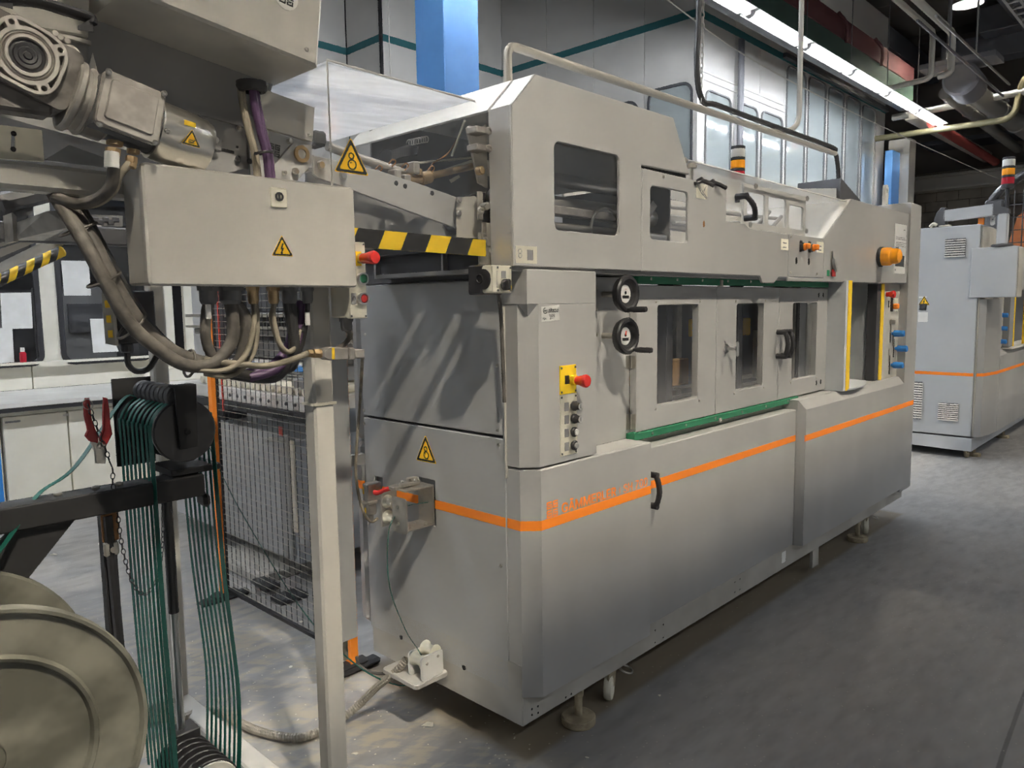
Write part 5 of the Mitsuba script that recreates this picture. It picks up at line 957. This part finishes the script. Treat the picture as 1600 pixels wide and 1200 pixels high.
chain('cutter_chain', [(-1.085,0.44,1.273), (-1.076,0.44,1.243), (-1.064,0.44,1.196), (-1.052,0.44,1.155), (-1.046,0.44,1.128), (-1.042,0.43,1.101), (-1.044,0.43,1.068), (-1.039,0.43,1.009), (-1.033,0.43,0.908), (-1.013,0.44,0.806), (-0.982,0.46,0.752), (-0.952,0.48,0.749), (-0.924,0.5,0.775), (-0.899,0.52,0.855), (-0.887,0.53,0.96)], .017, .0048, .0012, 'black_plastic', 'thin black chain running from the cutter down below the beam')
one('key_ring', torus((-1.085,0.44,1.273), (.3, -1, .3), .013, .0011, 24, 5), 'steel_dull', 'small split ring on the left cutter handle', 'ring', smooth=40)

# ---- safety fence
FE = thing('safety_fence', 'black wire mesh safety fence with orange posts beside the machine end', 'fence')
fx = -.012
for y, zt in ((2.105, 2.05), (.955, 2.05)):
    P_ = obj(FE, 'post', bx(fx - .02, fx + .02, y - .02, y + .02, .015, zt, .003), 'orange_post')
    obj(P_, 'foot', cat(bx(fx - .13, fx + .13, y - .03, y + .03, 0, .03, .012), bx(fx - .07, fx + .07, y - .026, y + .026, .02, .05, .012)), 'black_plastic')
ya, yb, z0, z1 = .98, 2.06, .07, 1.98
vw = cyl((0, 0, z0), (0, 0, z1), .0018, n=5); hw = cyl((0, ya, 0), (0, yb, 0), .0015, n=5)
for k in range(22): obj(FE, 'upright_wire', mv(vw, fx, ya + .0215 + .0475 * k), 'black_plastic')
for k in range(60): obj(FE, 'cross_wire', mv(hw, fx - .003, 0, z0 + .02 + .0315 * k), 'steel_dull')
obj(FE, 'mesh_frame', cat(bx(fx - .008, fx + .008, ya, yb, z0 - .010, z0 + .006), bx(fx - .008, fx + .008, ya, yb, z1, z1 + .012), bx(fx - .006, fx + .006, yb - .004, yb + .004, z0, z1), bx(fx - .006, fx + .006, ya - .004, ya + .004, z0, z1)), 'black')
obj(FE, 'latch_strip', bx(fx - .004, fx + .004, 2.00, 2.006, 1.0, 1.98), 'red_label')
DU = thing('wiring_duct', 'tall blue-grey steel wiring duct behind the front post', 'wiring duct')
t0 = (-0.255,0.66,1.014); t1 = (-0.177,0.66,0.529)
obj(DU, 'body', bx(t0[0], t1[0], .66, .78, (-0.19,0.7,0.297)[2], 1.60, .003), 'paint_end')
obj(DU, 'side', bx(t1[0], t1[0] + .012, .70, .80, (-0.19,0.7,0.297)[2] + .01, 1.60), 'mid_grey')
obj(DU, 'sleeve', cyl((t1[0] - .02, .72, (-0.19,0.7,0.297)[2] + .01), (t1[0] - .02, .72, (-0.16,0.7,0.2)[2]), .012), 'cable_beige', smooth=40)
obj(DU, 'bracket', bx(t1[0] - .02, -.02, .80, .83, .9, .94), 'mid_grey')
one('cable', tube([(-0.147,0.72,0.191), (-0.141,0.71,0.157), (-0.125,0.66,0.142), (-0.11,0.6,0.152), (-0.102,0.54,0.187)], .006, 8), 'cable_grey', 'thin grey cable from the wiring duct to the strap guide near the floor', 'cable', smooth=40)
one('cable', tube([(-0.294,0.4,1.365), (-0.088,0.72,1.174), (-0.096,0.74,1.005), (-0.106,0.74,0.885), (-0.094,0.74,0.785), (-0.068,0.74,0.71), (-0.039,0.74,0.686), (-0.011,0.745,0.692)], .0055, 8), 'cable_beige', 'thin beige cable hanging past the machine corner to the sensor plug', 'cable', smooth=40)

# ---- sensor plug and strap guides on the machine end
SPG = thing('sensor_plug', 'grey metal plug with yellow labels on the machine end panel', 'plug')
sx, sy0 = -.045, .742
obj(SPG, 'upper_half', bx(sx - .022, -.001, sy0 - .018, sy0 + .018, .768, .838, .004), 'cast_alu')
obj(SPG, 'lower_half', cat(bx(sx - .018, sx + .02, sy0 - .015, sy0 + .015, .715, .764, .004), cylb((sx, sy0, .716), (sx, sy0, .690), .010, .002)), 'cast_alu')
obj(SPG, 'latch', cat(bx(sx - .026, sx + .02, sy0 - .022, sy0 + .022, .758, .772, .003), cyl((sx - .01, sy0 + .02, .752), (sx - .01, sy0 + .034, .750), .005)), 'steel_dull')
obj(SPG, 'yellow_label', cat(bx(sx - .0235, sx - .022, sy0 + .006, sy0 + .013, .798, .826), bx(sx - .0195, sx - .018, sy0 + .002, sy0 + .010, .722, .744)), 'yellow')
SG = thing('strap_guide', 'clamp with two white rollers and a red toggle handle on the machine end panel', 'strap guide')
obj(SG, 'frame', cat(bx(-.125, .0, .418, .498, .868, .874, .001), bx(-.125, .0, .418, .498, .728, .734, .001), bx(-.006, .0, .416, .500, .728, .874, .001)), 'steel_dull')
obj(SG, 'cheek_plate', ex(rr(-.492, -.412, .720, .846, .012, 4).difference(unary_union([Point(-.460, .812).buffer(.007), Point(-.460, .752).buffer(.007)])), .125, .130, END, .001), 'steel_dull')
obj(SG, 'rear_plate', ex(rr(-.566, -.556, .720, .850, .004, 4), .06, .126, END), 'steel_dull')
for z in (.812, .755):
    obj(SG, 'guide_roller', lathe([(0, 0), (.024, 0), (.024, .004), (.015, .016), (.015, .038), (.024, .050), (.024, .054), (0, .054)], (-.105, .500, z), (0, 1, 0), 24), 'cream', smooth=35)
obj(SG, 'toggle', cat(bx(-.115, -.03, .452, .474, .876, .892, .003), cylb((-.06, .44, .895), (-.06, .486, .895), .007, .002), bx(-.14, -.10, .462, .500, .868, .884, .004), bx(-.08, -.04, .455, .475, .892, .905, .003)), 'steel_dull', smooth=35)
obj(SG, 'toggle_handle', tube([(-.13, .490, .876), (-.14, .515, .866), (-.15, .545, .852), (-.152, .562, .852)], .0085, 10), 'red', smooth=40, label='red toggle handle')
obj(SG, 'bolts', cat([dome((x, y, .7345), (0, 0, 1), .006) for x, y in ((-.10, .48), (-.09, .44), (-.05, .47), (-.03, .43))] + [dome((-.1305, y, z), (-1, 0, 0), .006) for y, z in ((.460, .812), (.460, .752))]), 'steel', smooth=40, stuff=True)
SG2 = thing('floor_strap_guide', 'beige strap guide with two white rollers low on the machine end panel', 'strap guide')
obj(SG2, 'base', ex(rr(-.150, .0, .36, .56, .015, 4), .186, .202, TOP, .003), 'paint_base')
obj(SG2, 'cheek_plate', ex(rr(-.120, -.020, .202, .290, .012, 4), -.372, -.366, FRONT, .001), 'cover_white')
obj(SG2, 'rear_plate', ex(rr(-.120, -.020, .202, .290, .012, 4), -.440, -.434, FRONT, .001), 'cover_white')
for x, z in ((-.095, .262), (-.048, .285)):
    obj(SG2, 'guide_roller', lathe([(0, 0), (.026, 0), (.026, .004), (.018, .016), (.018, .040), (.026, .054), (.026, .058), (0, .058)], (x, .375, z), (0, 1, 0), 24), 'cream', smooth=35)
obj(SG2, 'bolts', cat([dome((x, .366, z), (0, -1, 0), .006) for x, z in ((-.095, .262), (-.045, .272))]), 'steel_dull', smooth=40, stuff=True)
# corrugated conduit on the floor
cp = [(-.10, .475, .245), (-.13, .50, .20), (-.17, .57, .13), (-.22, .62, .06), (-.30, .64, .026), (-0.428,0.658,0.02), (-0.512,0.815,0.02), (-0.543,1.023,0.02), (-0.597,1.089,0.025), (-0.677,1.035,0.05), (-.75, 1.10, .06)]
cpp = spline(cp, 26); seg = np.r_[0, np.cumsum(np.linalg.norm(np.diff(cpp, axis=0), axis=1))]; tt = np.arange(0, seg[-1], .0024); cpp = np.stack([np.interp(tt, seg, cpp[:, a]) for a in range(3)], 1)
def corrugated(P, r0, r1, n=9):
    a = np.arange(n) * 2 * np.pi / n; t = np.gradient(P, axis=0); t /= np.linalg.norm(t, axis=1, keepdims=True); u = basis(t[0])[0]; V = []
    for i in range(len(P)):
        u = u - t[i] * (u @ t[i]); u /= np.linalg.norm(u); v = np.cross(t[i], u); r = (r0, r1)[(i // 2) % 2]
        V.append(P[i] + r * (np.cos(a)[:, None] * u + np.sin(a)[:, None] * v))
    V = np.vstack(V); i = np.arange(n); j = (i + 1) % n; F = []
    for k in range(len(P) - 1):
        A, B = k * n, (k + 1) * n; F += [np.stack([A + i, A + j, B + j], 1), np.stack([A + i, B + j, B + i], 1)]
    return tm(V, np.vstack(F))
one('flexible_conduit', corrugated(cpp, .0130, .0155), 'conduit', 'ribbed grey metal conduit snaking over the floor to the strap guide', 'conduit')
# scraps of paper dust on the floor
SC = [(-0.06,0.416,0), (-0.401,3.602,0), (-0.118,3.641,0), (0.261,3.745,0), (-0.337,0.461,0), (0.106,1.56,0), (-0.162,1.184,0), (0.675,-0.088,0), (0.174,-0.125,0)]
SW = ('paper crumb on the floor beside the dark shadow at the machine corner', 'paper scrap on the floor behind the sloping black arm', 'paper scrap on the floor left of the rear post', 'paper scrap on the floor just left of the rear post, under the roller beam', 'paper crumb on the floor right of the front post', 'paper scrap on the floor behind the fence mesh', 'paper crumb on the dusty floor left of the front post', 'tiny paper crumb on the aisle floor right of the levelling foot', 'tiny paper crumb on the aisle floor in front of the levelling foot')
for i, (c0, w) in enumerate(zip(SC, SW)):
    s = (.028, .035, .03, .03, .014, .016, .012, .008, .008)[i]
    P_ = rng.normal(size=(14, 3)) * (s * .45, s * .45, s * .16); P_[:, 2] = np.abs(P_[:, 2])
    one('paper_scrap', mv(hull(P_), *c0), 'dust', w, 'paper scrap')

# ---- levelling feet and castors under the machine
for x, w in ((.320, 'nearest the machine corner'), (3.12, 'towards the far end')):
    k = thing('levelling_foot', f'dusty round levelling foot under the machine, {w}', 'foot')
    obj(k, 'disc', cat(lathe([(0, 0), (.058, 0), (.062, .004), (.062, .026), (.058, .030), (0, .032)], (x, .025, 0), (0, 0, 1), 32)), 'foot', smooth=30)
    obj(k, 'stem', cat(cyl((x, .025, .03), (x, .025, .13), .0145, n=16), hexnut((x, .025, .105), (0, 0, 1), .021, .022)), 'foot', smooth=30)
for x, w in ((.520, 'beside the near levelling foot'), (3.30, 'beside the far levelling foot')):
    k = thing('castor', f'small swivel castor under the machine, {w}', 'castor')
    obj(k, 'wheel', lathe([(0, 0), (.03, 0), (.048, .002), (.052, .010), (.052, .022), (.048, .030), (.03, .032), (0, .032)], (x, .055, .052), (.5, -1, 0), 28), 'cream', smooth=35)
    obj(k, 'fork', cat(hull([(x - .03, .02, .05), (x + .03, .03, .05), (x + .04, .03, .118), (x - .02, .02, .118), (x - .03, .028, .05), (x + .03, .038, .05), (x + .04, .038, .118), (x - .02, .028, .118)]), bx(x - .03, x + .06, .015, .085, .116, .130, .003)), 'foot')
    obj(k, 'brake_pedal', torus((x + .085, .02, .098), (.2, -.3, 1), .028, .005, 20, 6), 'steel_dull', smooth=40)

# ================================================================ white press control stand on the far left
CS = thing('control_stand', 'cream white control stand with large gasketed windows and a white worktop at the far left', 'control stand')
yw = 5.85
wl = [(-1.35, .198, 1.05, 2.6), (.345, 1.115, 1.045, 2.6)]
g = rect(-2.6, .845, 1.52, 3.1).difference(unary_union([rr(a[0], a[1], a[2], a[3], .09) for a in wl] + [rect(1.335, 1.0, 1.44, 2.6)]))
for a, b in ((-2.6, .10), (.108, 1.52)):
    obj(CS, 'wall_panel', ex(g.intersection(rect(a, .845, b, 3.1)), -yw - .05, -yw, FRONT, .003), 'console_white')
for a in wl:
    k = obj(CS, 'window', ex(rr(a[0] - .01, a[1] + .01, a[2] - .01, a[3] + .01, .1).difference(rr(a[0] + .035, a[1] - .035, a[2] + .035, a[3] - .035, .06)), -yw - .01, -yw + .014, FRONT, .004), 'black_plastic')
    obj(k, 'pane', ex(rr(a[0] + .03, a[1] - .03, a[2] + .03, a[3] - .03, .06), -yw - .012, -yw - .008, FRONT), 'clear')
obj(CS, 'interior', cat(bx(-2.6, 1.5, 7.2, 7.25, .3, 3.1), bx(-2.6, 1.5, 5.95, 7.2, .80, .84), bx(1.48, 1.52, 5.9, 7.2, .3, 3.1), bx(-2.6, 1.5, 5.9, 7.2, 3.0, 3.1)), 'dark_grey')
for b_ in ((.45, 1.05, 6.6, 7.1, .84, 1.75), (-.9, .1, 6.7, 7.1, .84, 1.5)): obj(CS, 'inner_cabinet', bx(*b_, .01), 'mid_grey')
obj(CS, 'inner_screen', bx(.62, .92, 6.55, 6.6, 1.30, 1.58), 'dark_grey')
obj(CS, 'inner_boxes', cat(bx(.56, .72, 6.0, 6.2, .84, .96, .01), bx(.75, .95, 6.05, 6.25, .84, .93, .01)), 'rusty')
obj(CS, 'worktop', bx(-2.6, 1.45, 4.80, 5.84, .808, .845, .004), 'cover_white')
obj(CS, 'worktop_edge', bx(-2.6, 1.45, 4.82, 4.84, .775, .807), 'dark_grey')
for a, b in ((-1.5, -.36), (-.34, .085), (.095, .60), (.61, 1.40)):
    obj(CS, 'cabinet_door', bx(a, b, 4.90, 4.95, .10, .735, .005), 'console_white')
obj(CS, 'cabinet_body', bx(-1.5, 1.42, 4.96, 5.8, .08, .775), 'mid_grey')
obj(CS, 'top_rail', bx(-1.5, 1.40, 4.885, 4.95, .742, .772, .004), 'cream')
obj(CS, 'cabinet_print', text('STORAGE', .018, frame((-.32, 4.899, .688), (1, 0, 0), (0, 0, 1)), True, .001, .09) if False else bx(-.325, -.225, 4.8985, 4.9, .690, .705), 'mid_grey')
obj(CS, 'latch', bx(.06, .10, 4.895, 4.9, .70, .72), 'steel_dull')
obj(CS, 'plinth', cat(bx(.55, 1.40, 4.86, 4.92, .0, .10, .004), bx(-1.4, 1.40, 5.0, 5.7, 0, .08)), 'console_white')
obj(CS, 'back_shelf', bx(.9, 1.5, 5.5, 5.82, .845, .97, .01), 'console_white')
one('blue_leg', bx(-.45, -.375, 4.86, 5.02, 0, .78, .004), 'blue', 'blue steel leg at the left end of the white cabinets', 'leg')
paps = ([(0.386,1.951),(0.606,1.953),(0.606,1.646),(0.39,1.646)], [(-0.085,1.667),(0.138,1.673),(0.131,1.367),(-0.092,1.369)], [(-0.282,1.385),(-0.019,1.372),(-0.025,1.086),(-0.296,1.082)], [(0.582,1.44),(0.71,1.437),(0.805,1.133),(0.588,1.133)])
for p_, w in zip(paps, ('white sheet taped to the top of the second control stand window', 'white sheet taped in the middle of the leftmost window', 'white sheet low on the leftmost window', 'white sheet low on the second control stand window')):
    one('taped_sheet', ex(Polygon(p_), -5.83, -5.828, FRONT), 'paper', w, 'sheet of paper')
BT = thing('red_bottle', 'small red bottle with a white cap on the sill of the leftmost window', 'bottle')
bo = (0.03,5.78,1.084)
obj(BT, 'body', lathe([(0, 0), (.024, 0), (.026, .01), (.026, .075), (.014, .09), (0, .09)], bo, (0, 0, 1), 18), 'lens_red', smooth=40)
obj(BT, 'cap', cylb(np.array(bo) + (0, 0, .088), np.array(bo) + (0, 0, .125), .016, .003), 'paper', smooth=40)
obj(CS, 'sill', bx(-1.6, 1.2, 5.74, 5.80, bo[2] - .02, bo[2]), 'console_white')
# unit with the rounded hazard bar
DL = thing('delivery_flap', 'aluminium flap edged with a yellow and black padded roller, upper left', 'flap')
a, b = np.array((-1.055,1.6,1.585)), np.array((-0.784,1.6,1.732)); d = b - a; Ld = np.linalg.norm(d); d /= Ld
obj(DL, 'padded_edge', cylb(a, b, .020, .006, 20), 'yellow', smooth=40)
hs = []
for k in range(5):
    c = a + d * (Ld * (k + .3) / 5)
    m = lathe([(.0204, -Ld / 20), (.0204, Ld / 20)], c, d, 20); v = m.vertices.copy()
    u_, v_, w_ = basis(d); v += np.outer((v - c) @ v_, d) * .9; m.vertices = v; hs.append(m)
obj(DL, 'stripes', cat(hs), 'black', smooth=40)
obj(DL, 'profile', hull([a + (0, 0, .02), b + (0, 0, .02), a + (0, .03, .055), b + (-.02, .03, .055), a + (0, .05, .02), b + (0, .05, .02)]), 'steel')
obj(DL, 'upper_profile', cat(hull([(-1.019,1.75,1.675), (-0.816,1.75,1.779), (-0.852,1.75,1.78), (-1.016,1.75,1.715), (-1.013,1.78,1.677), (-0.808,1.78,1.782), (-0.845,1.78,1.782), (-1.01,1.78,1.717)]), hull([(-1.006,1.8,1.725), (-0.853,1.8,1.786), (-0.878,1.8,1.784), (-1.004,1.8,1.747), (-1,1.83,1.727), (-0.845,1.83,1.788), (-0.871,1.83,1.787), (-0.998,1.83,1.749)])), 'duct')
obj(DL, 'panel', hull([(-1.028,1.72,1.634), (-0.836,1.72,1.754), (-0.804,1.72,1.751), (-1.03,1.72,1.604), (-1.024,1.74,1.635), (-0.831,1.74,1.756), (-0.799,1.74,1.752), (-1.026,1.74,1.605)]), 'dark_grey')
obj(DL, 'arm', bx(b[0] - .03, b[0] + .01, 1.2, 1.66, b[2] + .03, b[2] + .06, .004), 'steel_dull')
obj(DL, 'chain_plate', ex(Polygon([(-0.648,1.884),(-0.531,1.888),(-0.534,1.844),(-0.651,1.842)]), -1.71, -1.70, FRONT), 'duct')
obj(DL, 'chain_marks', cat([bx(*(lambda c: (c[0] - .012, c[0] + .012, 1.692, 1.70, c[2] - .010, c[2] + .010))(c), .002) for c in [(-0.636,1.69,1.864),(-0.618,1.69,1.856),(-0.598,1.69,1.867),(-0.58,1.69,1.858),(-0.56,1.69,1.87)]]), 'dark_grey', stuff=True)

# ---- roller table behind the fence
RT = thing('roller_table', 'grey roller table with a white top and blue pads behind the wire fence', 'roller table')
obj(RT, 'body', bx(.36, 1.5, 1.98, 3.6, .12, .80, .006), 'paint_blue_grey')
obj(RT, 'side_panel', bx(.335, .36, 2.02, 3.0, .14, .83, .004), 'paint_end')
obj(RT, 'edge_rail', cat(bx(.285, .33, 1.74, 3.1, .925, .975, .004)), 'black_matt')
obj(RT, 'table_top', bx(.30, 1.5, 1.72, 3.2, .975, 1.05, .004), 'cover_white')
obj(RT, 'top_nuts', cat([cylb((.298, 1.85 + .09 * k, 1.01), (.290, 1.85 + .09 * k, 1.01), .010, .002, 8) for k in range(12)]), 'dark_grey', smooth=30, stuff=True)
for k in range(18):
    obj(RT, 'table_roller', cyl((.32, 1.80 + .07 * k, 1.075), (1.45, 1.80 + .07 * k, 1.075), .022, n=12), 'cream', smooth=40)
obj(RT, 'rear_body', bx(.50, 1.5, 1.9, 3.4, 1.10, 1.19, .01), 'cover_white')
for k in range(6):
    obj(RT, 'blue_pad', bx(.47, .52, 1.90 + .15 * k, 2.02 + .15 * k, 1.155, 1.185, .004), 'blue')
obj(RT, 'black_slots', cat([bx(.495, .50, 2.05, 2.45, 1.115 + .018 * k, 1.123 + .018 * k) for k in range(3)]), 'black', stuff=True)
obj(RT, 'grey_hood', cat(bx(.60, 1.5, 1.8, 3.6, 1.20, 1.33, .02), bx(.55, 1.5, 1.85, 3.6, 1.34, 1.38, .01)), 'duct')
obj(RT, 'brush_strip', cat([bx(.52, .545, 1.80 + .034 * k, 1.82 + .034 * k, 1.40, 1.455) for k in range(48)]), 'black_matt', stuff=True)
obj(RT, 'top_rail', cat(bx(.50, .56, 1.75, 3.6, 1.455, 1.475), bx(.50, .56, 1.75, 3.6, 1.385, 1.40)), 'steel_dull')
obj(RT, 'upper_case', cat(bx(.65, 1.5, 1.8, 3.6, 1.48, 2.0, .01), bx(.46, .62, 3.02, 3.25, .5, 2.0, .01)), 'dark_grey')
obj(RT, 'door_handle', tube([(.335, 1.70 + .34, .80), (.28, 1.72 + .34, .81), (.28, 1.80 + .34, .80), (.335, 1.85 + .34, .79)], .014, 8), 'paint_base', smooth=40)
obj(RT, 'side_door', bx(.345, .36, 1.60 + .38, 1.68 + .36, .30, .80), 'console_white')
obj(RT, 'red_label', bx(.333, .335, 2.06, 2.10, .82, .87), 'red_label')
obj(RT, 'plinth', cat(bx(.20, .55, 2.15, 2.75, .0, .06, .01), bx(.9, 1.5, 2.1, 3.4, 0, .12)), 'paint_base')
obj(RT, 'pedal', cat(bx(.16, .24, 1.98, 2.16, .02, .05, .008), bx(.14, .30, 1.80, 1.92, 0, .03, .008)), 'black_plastic')
one('motor_block', cat(bx(.34, .50, 1.74, 1.95, 1.052, 1.14, .01), cylb((.40, 1.86, 1.06), (.40, 1.86, 1.17), .045, .01)), 'mid_grey', 'small grey motor block on the roller table beside the front post', 'motor', smooth=30)

# ================================================================ second stacking machine, down the aisle
M2 = thing('stacking_machine', 'second stacking machine further down the aisle, its grey cabinet end with vents facing the camera', 'machine')
X2 = 6.3
obj(M2, 'cabinet', bx(X2, X2 + .55, .110, 1.2, .215, 2.184, .006), 'paint_blue_grey')
obj(M2, 'cabinet_side', bx(X2 + .02, X2 + .55, .092, .108, .215, 2.17, .003), 'paint_base')
obj(M2, 'base', hull([(X2 + .01, 1.2, .20), (X2 + .01, .10, .20), (X2 + .01, .10, .075), (X2 + .01, .25, .075), (X2 + .01, .40, .10), (X2 + .01, 1.2, .10), (X2 + 4, 1.2, .20), (X2 + 4, .10, .20), (X2 + 4, .10, .10), (X2 + 4, 1.2, .10)]), 'paint_blue_grey')
obj(M2, 'corner_cover', hull([(X2 + .02, .09, .215), (X2 + .05, .04, .215), (X2 + .35, .0, .215), (X2 + .5, .0, .215), (X2 + .5, .1, .215), (X2 + .02, .09, 1.50), (X2 + .05, .04, 1.50), (X2 + .35, .0, 1.50), (X2 + .5, .0, 1.5), (X2 + .5, .1, 1.50)]), G)
obj(M2, 'front_cover', cat(wedge(X2 + .50, X2 + .52, .215) if False else hull([(X2 + .5, -.002, .215), (X2 + 4, -.002, .215), (X2 + 4, .1, .215), (X2 + .5, .1, .215), (X2 + .5, -.002, .955), (X2 + 4, -.002, .955), (X2 + .5, .06, 1.0), (X2 + 4, .06, 1.0), (X2 + 4, .1, 1.0), (X2 + .5, .1, 1.0)])), G)
obj(M2, 'stripe', cat(bx(X2 - .001, X2, .110, 1.2, .785, .815), hull([(X2 + .0195, .0895, .785), (X2 + .0495, .0393, .785), (X2 + .35, -.0007, .785), (X2 + .0195, .0895, .815), (X2 + .0495, .0393, .815), (X2 + .35, -.0007, .815), (X2 + .3, .05, .785), (X2 + .3, .05, .815)]), bx(X2 + .35, X2 + 4, -.0028, -.0005, .785, .815)), 'orange')
for y0, y1, z0, z1, n in ((.222, .392, 1.895, 2.066, 8), (.216, .388, .352, .522, 9)):
    V_ = obj(M2, 'vent', bx(X2 - .010, X2, y0, y1, z0, z1, .003), 'dark_grey')
    for k in range(n):
        z = z0 + (z1 - z0) * k / n
        obj(V_, 'slat', hull([(X2 - .009, y0, z), (X2 - .009, y1, z), (X2 - .022, y0, z + .003), (X2 - .022, y1, z + .003), (X2 - .022, y0, z + .010), (X2 - .022, y1, z + .010), (X2 - .009, y0, z + .013), (X2 - .009, y1, z + .013)]), 'cover_white')
    obj(V_, 'badge', bx(X2 - .022, X2 - .010, (y0 + y1) / 2 - .014, (y0 + y1) / 2 + .014, z1 - .026, z1 - .002), 'dark_grey')
V_ = obj(M2, 'vent', bx(X2 - .012, X2, .535, .80, .345, .71, .003), 'dark_grey')
for k in range(15): obj(V_, 'slat', bx(X2 - .022, X2 - .011, .528, .80, .352 + .0238 * k, .366 + .0238 * k), 'cover_white')
tri_sign(M2, (X2 - .001, .553, 1.482), (0, -1, 0), (0, 0, 1), .078, 'bolt')
obj(M2, 'black_switch', bx(X2 - .012, X2, .530, .590, 1.405, 1.465, .004), 'black_plastic')
obj(M2, 'white_label', cat(bx(X2 - .0015, X2, .515, .60, 1.29, 1.385), bx(X2 - .0015, X2, .53, .60, 1.522, 1.533)), 'paper')
obj(M2, 'screen_box', bx(X2 - .02, X2 + .22, -.19, .172, 1.515, 1.968, .005), 'paint_blue_grey')
obj(M2, 'screen_side', bx(X2 + .0, X2 + .21, -.197, -.190, 1.52, 1.96, .002), 'paint_base')
obj(M2, 'support_arm', cat(hull([(X2, .42, 2.235), (X2, .42, 2.335), (X2 + .09, .42, 2.235), (X2 + .09, .42, 2.335), (X2, .02, 2.255), (X2, .02, 2.355), (X2 + .09, .02, 2.255), (X2 + .09, .02, 2.355)]), bx(X2 + .0, X2 + .085, -.095, -.015, 1.99, 2.27, .008)), 'paint_blue_grey')
obj(M2, 'arm_bracket', ex(Polygon([(-.50, 2.19), (-.40, 2.19), (-.405, 2.36), (-.44, 2.365), (-.48, 2.32), (-.50, 2.26)]), -X2 - .09, -X2, END, .006), 'dark_grey')
obj(M2, 'arm_joint', cat(hull([(X2, .03, 2.36), (X2, .03, 2.26), (X2, -.03, 2.25), (X2, -.10, 2.26), (X2, -.10, 2.30), (X2 + .09, .03, 2.36), (X2 + .09, .03, 2.26), (X2 + .09, -.03, 2.25), (X2 + .09, -.10, 2.26), (X2 + .09, -.10, 2.30)])), 'dark_grey')
obj(M2, 'arm_flange', cylb((X2 + .042, -.055, 1.968), (X2 + .042, -.055, 1.992), .085, .006), 'dark_grey', smooth=35)
obj(M2, 'arm_clamps', cat(tube([(X2, .53, 2.19), (X2, .50, 2.215), (X2, .47, 2.20)], .016, 8), bx(X2, X2 + .06, .36, .46, 2.185, 2.20, .004)), 'cream', smooth=40)
obj(M2, 'orange_cap', bx(X2 + .05, X2 + .10, .105, .145, 2.185, 2.24), 'orange_post')
obj(M2, 'lifting_eye', ex(rr(-.055, -.020, 2.17, 2.25, .016).difference(Point(-.037, 2.225).buffer(.008)), -X2 - .1, -X2 - .08, END), 'cover_white')
obj(M2, 'upper_body', bx(X2 + .6, X2 + 4, .06, 1.1, 1.60, 2.05, .006), G)
obj(M2, 'rear_core', bx(X2 + .56, X2 + 4, .40, 1.1, .22, 1.60), 'interior_grey')
obj(M2, 'knob_panel', bx(X2 + .62, X2 + .84, .055, .07, 1.02, 1.60), 'paint_base')
for z in (1.34, 1.21, 1.08): obj(M2, 'clamp_knob', cylb((X2 + .74, .055, z), (X2 + .74, -.005, z), .022, .004, 14), 'blue', smooth=40)
obj(M2, 'stop_button', cylb((X2 + .74, .055, 1.55), (X2 + .74, .01, 1.55), .022, .005, 14), 'amber', smooth=40)
obj(M2, 'light_curtain', bx(X2 + .86, X2 + 1.05, .0, .10, 1.02, 1.60, .003), 'interior_grey')
obj(M2, 'yellow_edge', cat(bx(X2 + 1.04, X2 + 1.09, -.003, .02, 1.02, 1.60), bx(X2 + 1.62, X2 + 1.67, -.003, .02, 1.02, 1.60)), 'yellow')
obj(M2, 'tray', bx(X2 + .86, X2 + 2.6, -.03, .2, 1.0, 1.012), 'cover_white')
stack_light((X2 + .04, -.075, 2.52), .050, ('lens_red', 'amber', 'lens_white'), .24, 'signal tower with red, amber and white tiers on the second machine')
for x, w in ((X2 + .22, 'under the near corner of the second machine'), (X2 + 1.5, 'further along under the second machine')):
    k = thing('levelling_foot', f'round levelling foot {w}', 'foot')
    obj(k, 'disc', lathe([(0, 0), (.06, 0), (.06, .026), (0, .03)], (x, .12, 0), (0, 0, 1), 24), 'foot', smooth=30)
    obj(k, 'stem', cyl((x, .12, .03), (x, .12, .13), .015), 'foot', smooth=40)
k = thing('castor', 'castor wheel under the near corner of the second machine', 'castor')
obj(k, 'wheel', lathe([(0, 0), (.04, 0), (.052, .004), (.052, .028), (.04, .032), (0, .032)], (X2 + .09, .17, .052), (.5, -1, 0), 24), 'foot', smooth=35)
obj(k, 'fork', bx(X2 + .06, X2 + .14, .13, .19, .07, .105, .004), 'foot')
# things beyond it, at the right edge
OR = thing('orange_unit', 'orange brown machine unit behind a dark grid at the right frame edge', 'machine')
o1, o2, o3 = (11.4,0.858,2.202), (11.4,0.406,2.175), (11.4,0.738,2.69)
obj(OR, 'body', hull([(x, y, z) for x in (11.4, 12.2) for y, z in ((o1[1], o1[2]), (o2[1], o2[2]), (o3[1], o3[2]), (o2[1], o3[2] + .25))]), 'orange_brown')
obj(OR, 'grid', cat([bx(11.28, 11.30, o1[1] + .12 - .11 * k, o1[1] + .132 - .11 * k, o1[2], o1[2] + .85) for k in range(9)] + [bx(11.28, 11.30, o1[1] - .8, o1[1] + .13, o1[2] + .1 + .18 * k, o1[2] + .112 + .18 * k) for k in range(4)]), 'black', stuff=True)
obj(OR, 'support', bx(11.4, 12.2, o2[1], o1[1], 0, o1[2]), 'interior_grey')
one('drag_hose', tube([(8.2, .52, 2.3), (8.2, .40, 2.62), (8.2, .20, 2.80), (8.2, -.10, 2.95), (8.2, -.5, 3.1)], .045, 10), 'black_plastic', 'thick black hose arching up beside the signal tower at the right edge', 'hose', smooth=40)
one('drag_chain', bx(8.15, 8.30, .30, .48, 2.05, 2.6, .02), 'dark_grey', 'dark vertical cable chain behind the second machine arm', 'cable chain')
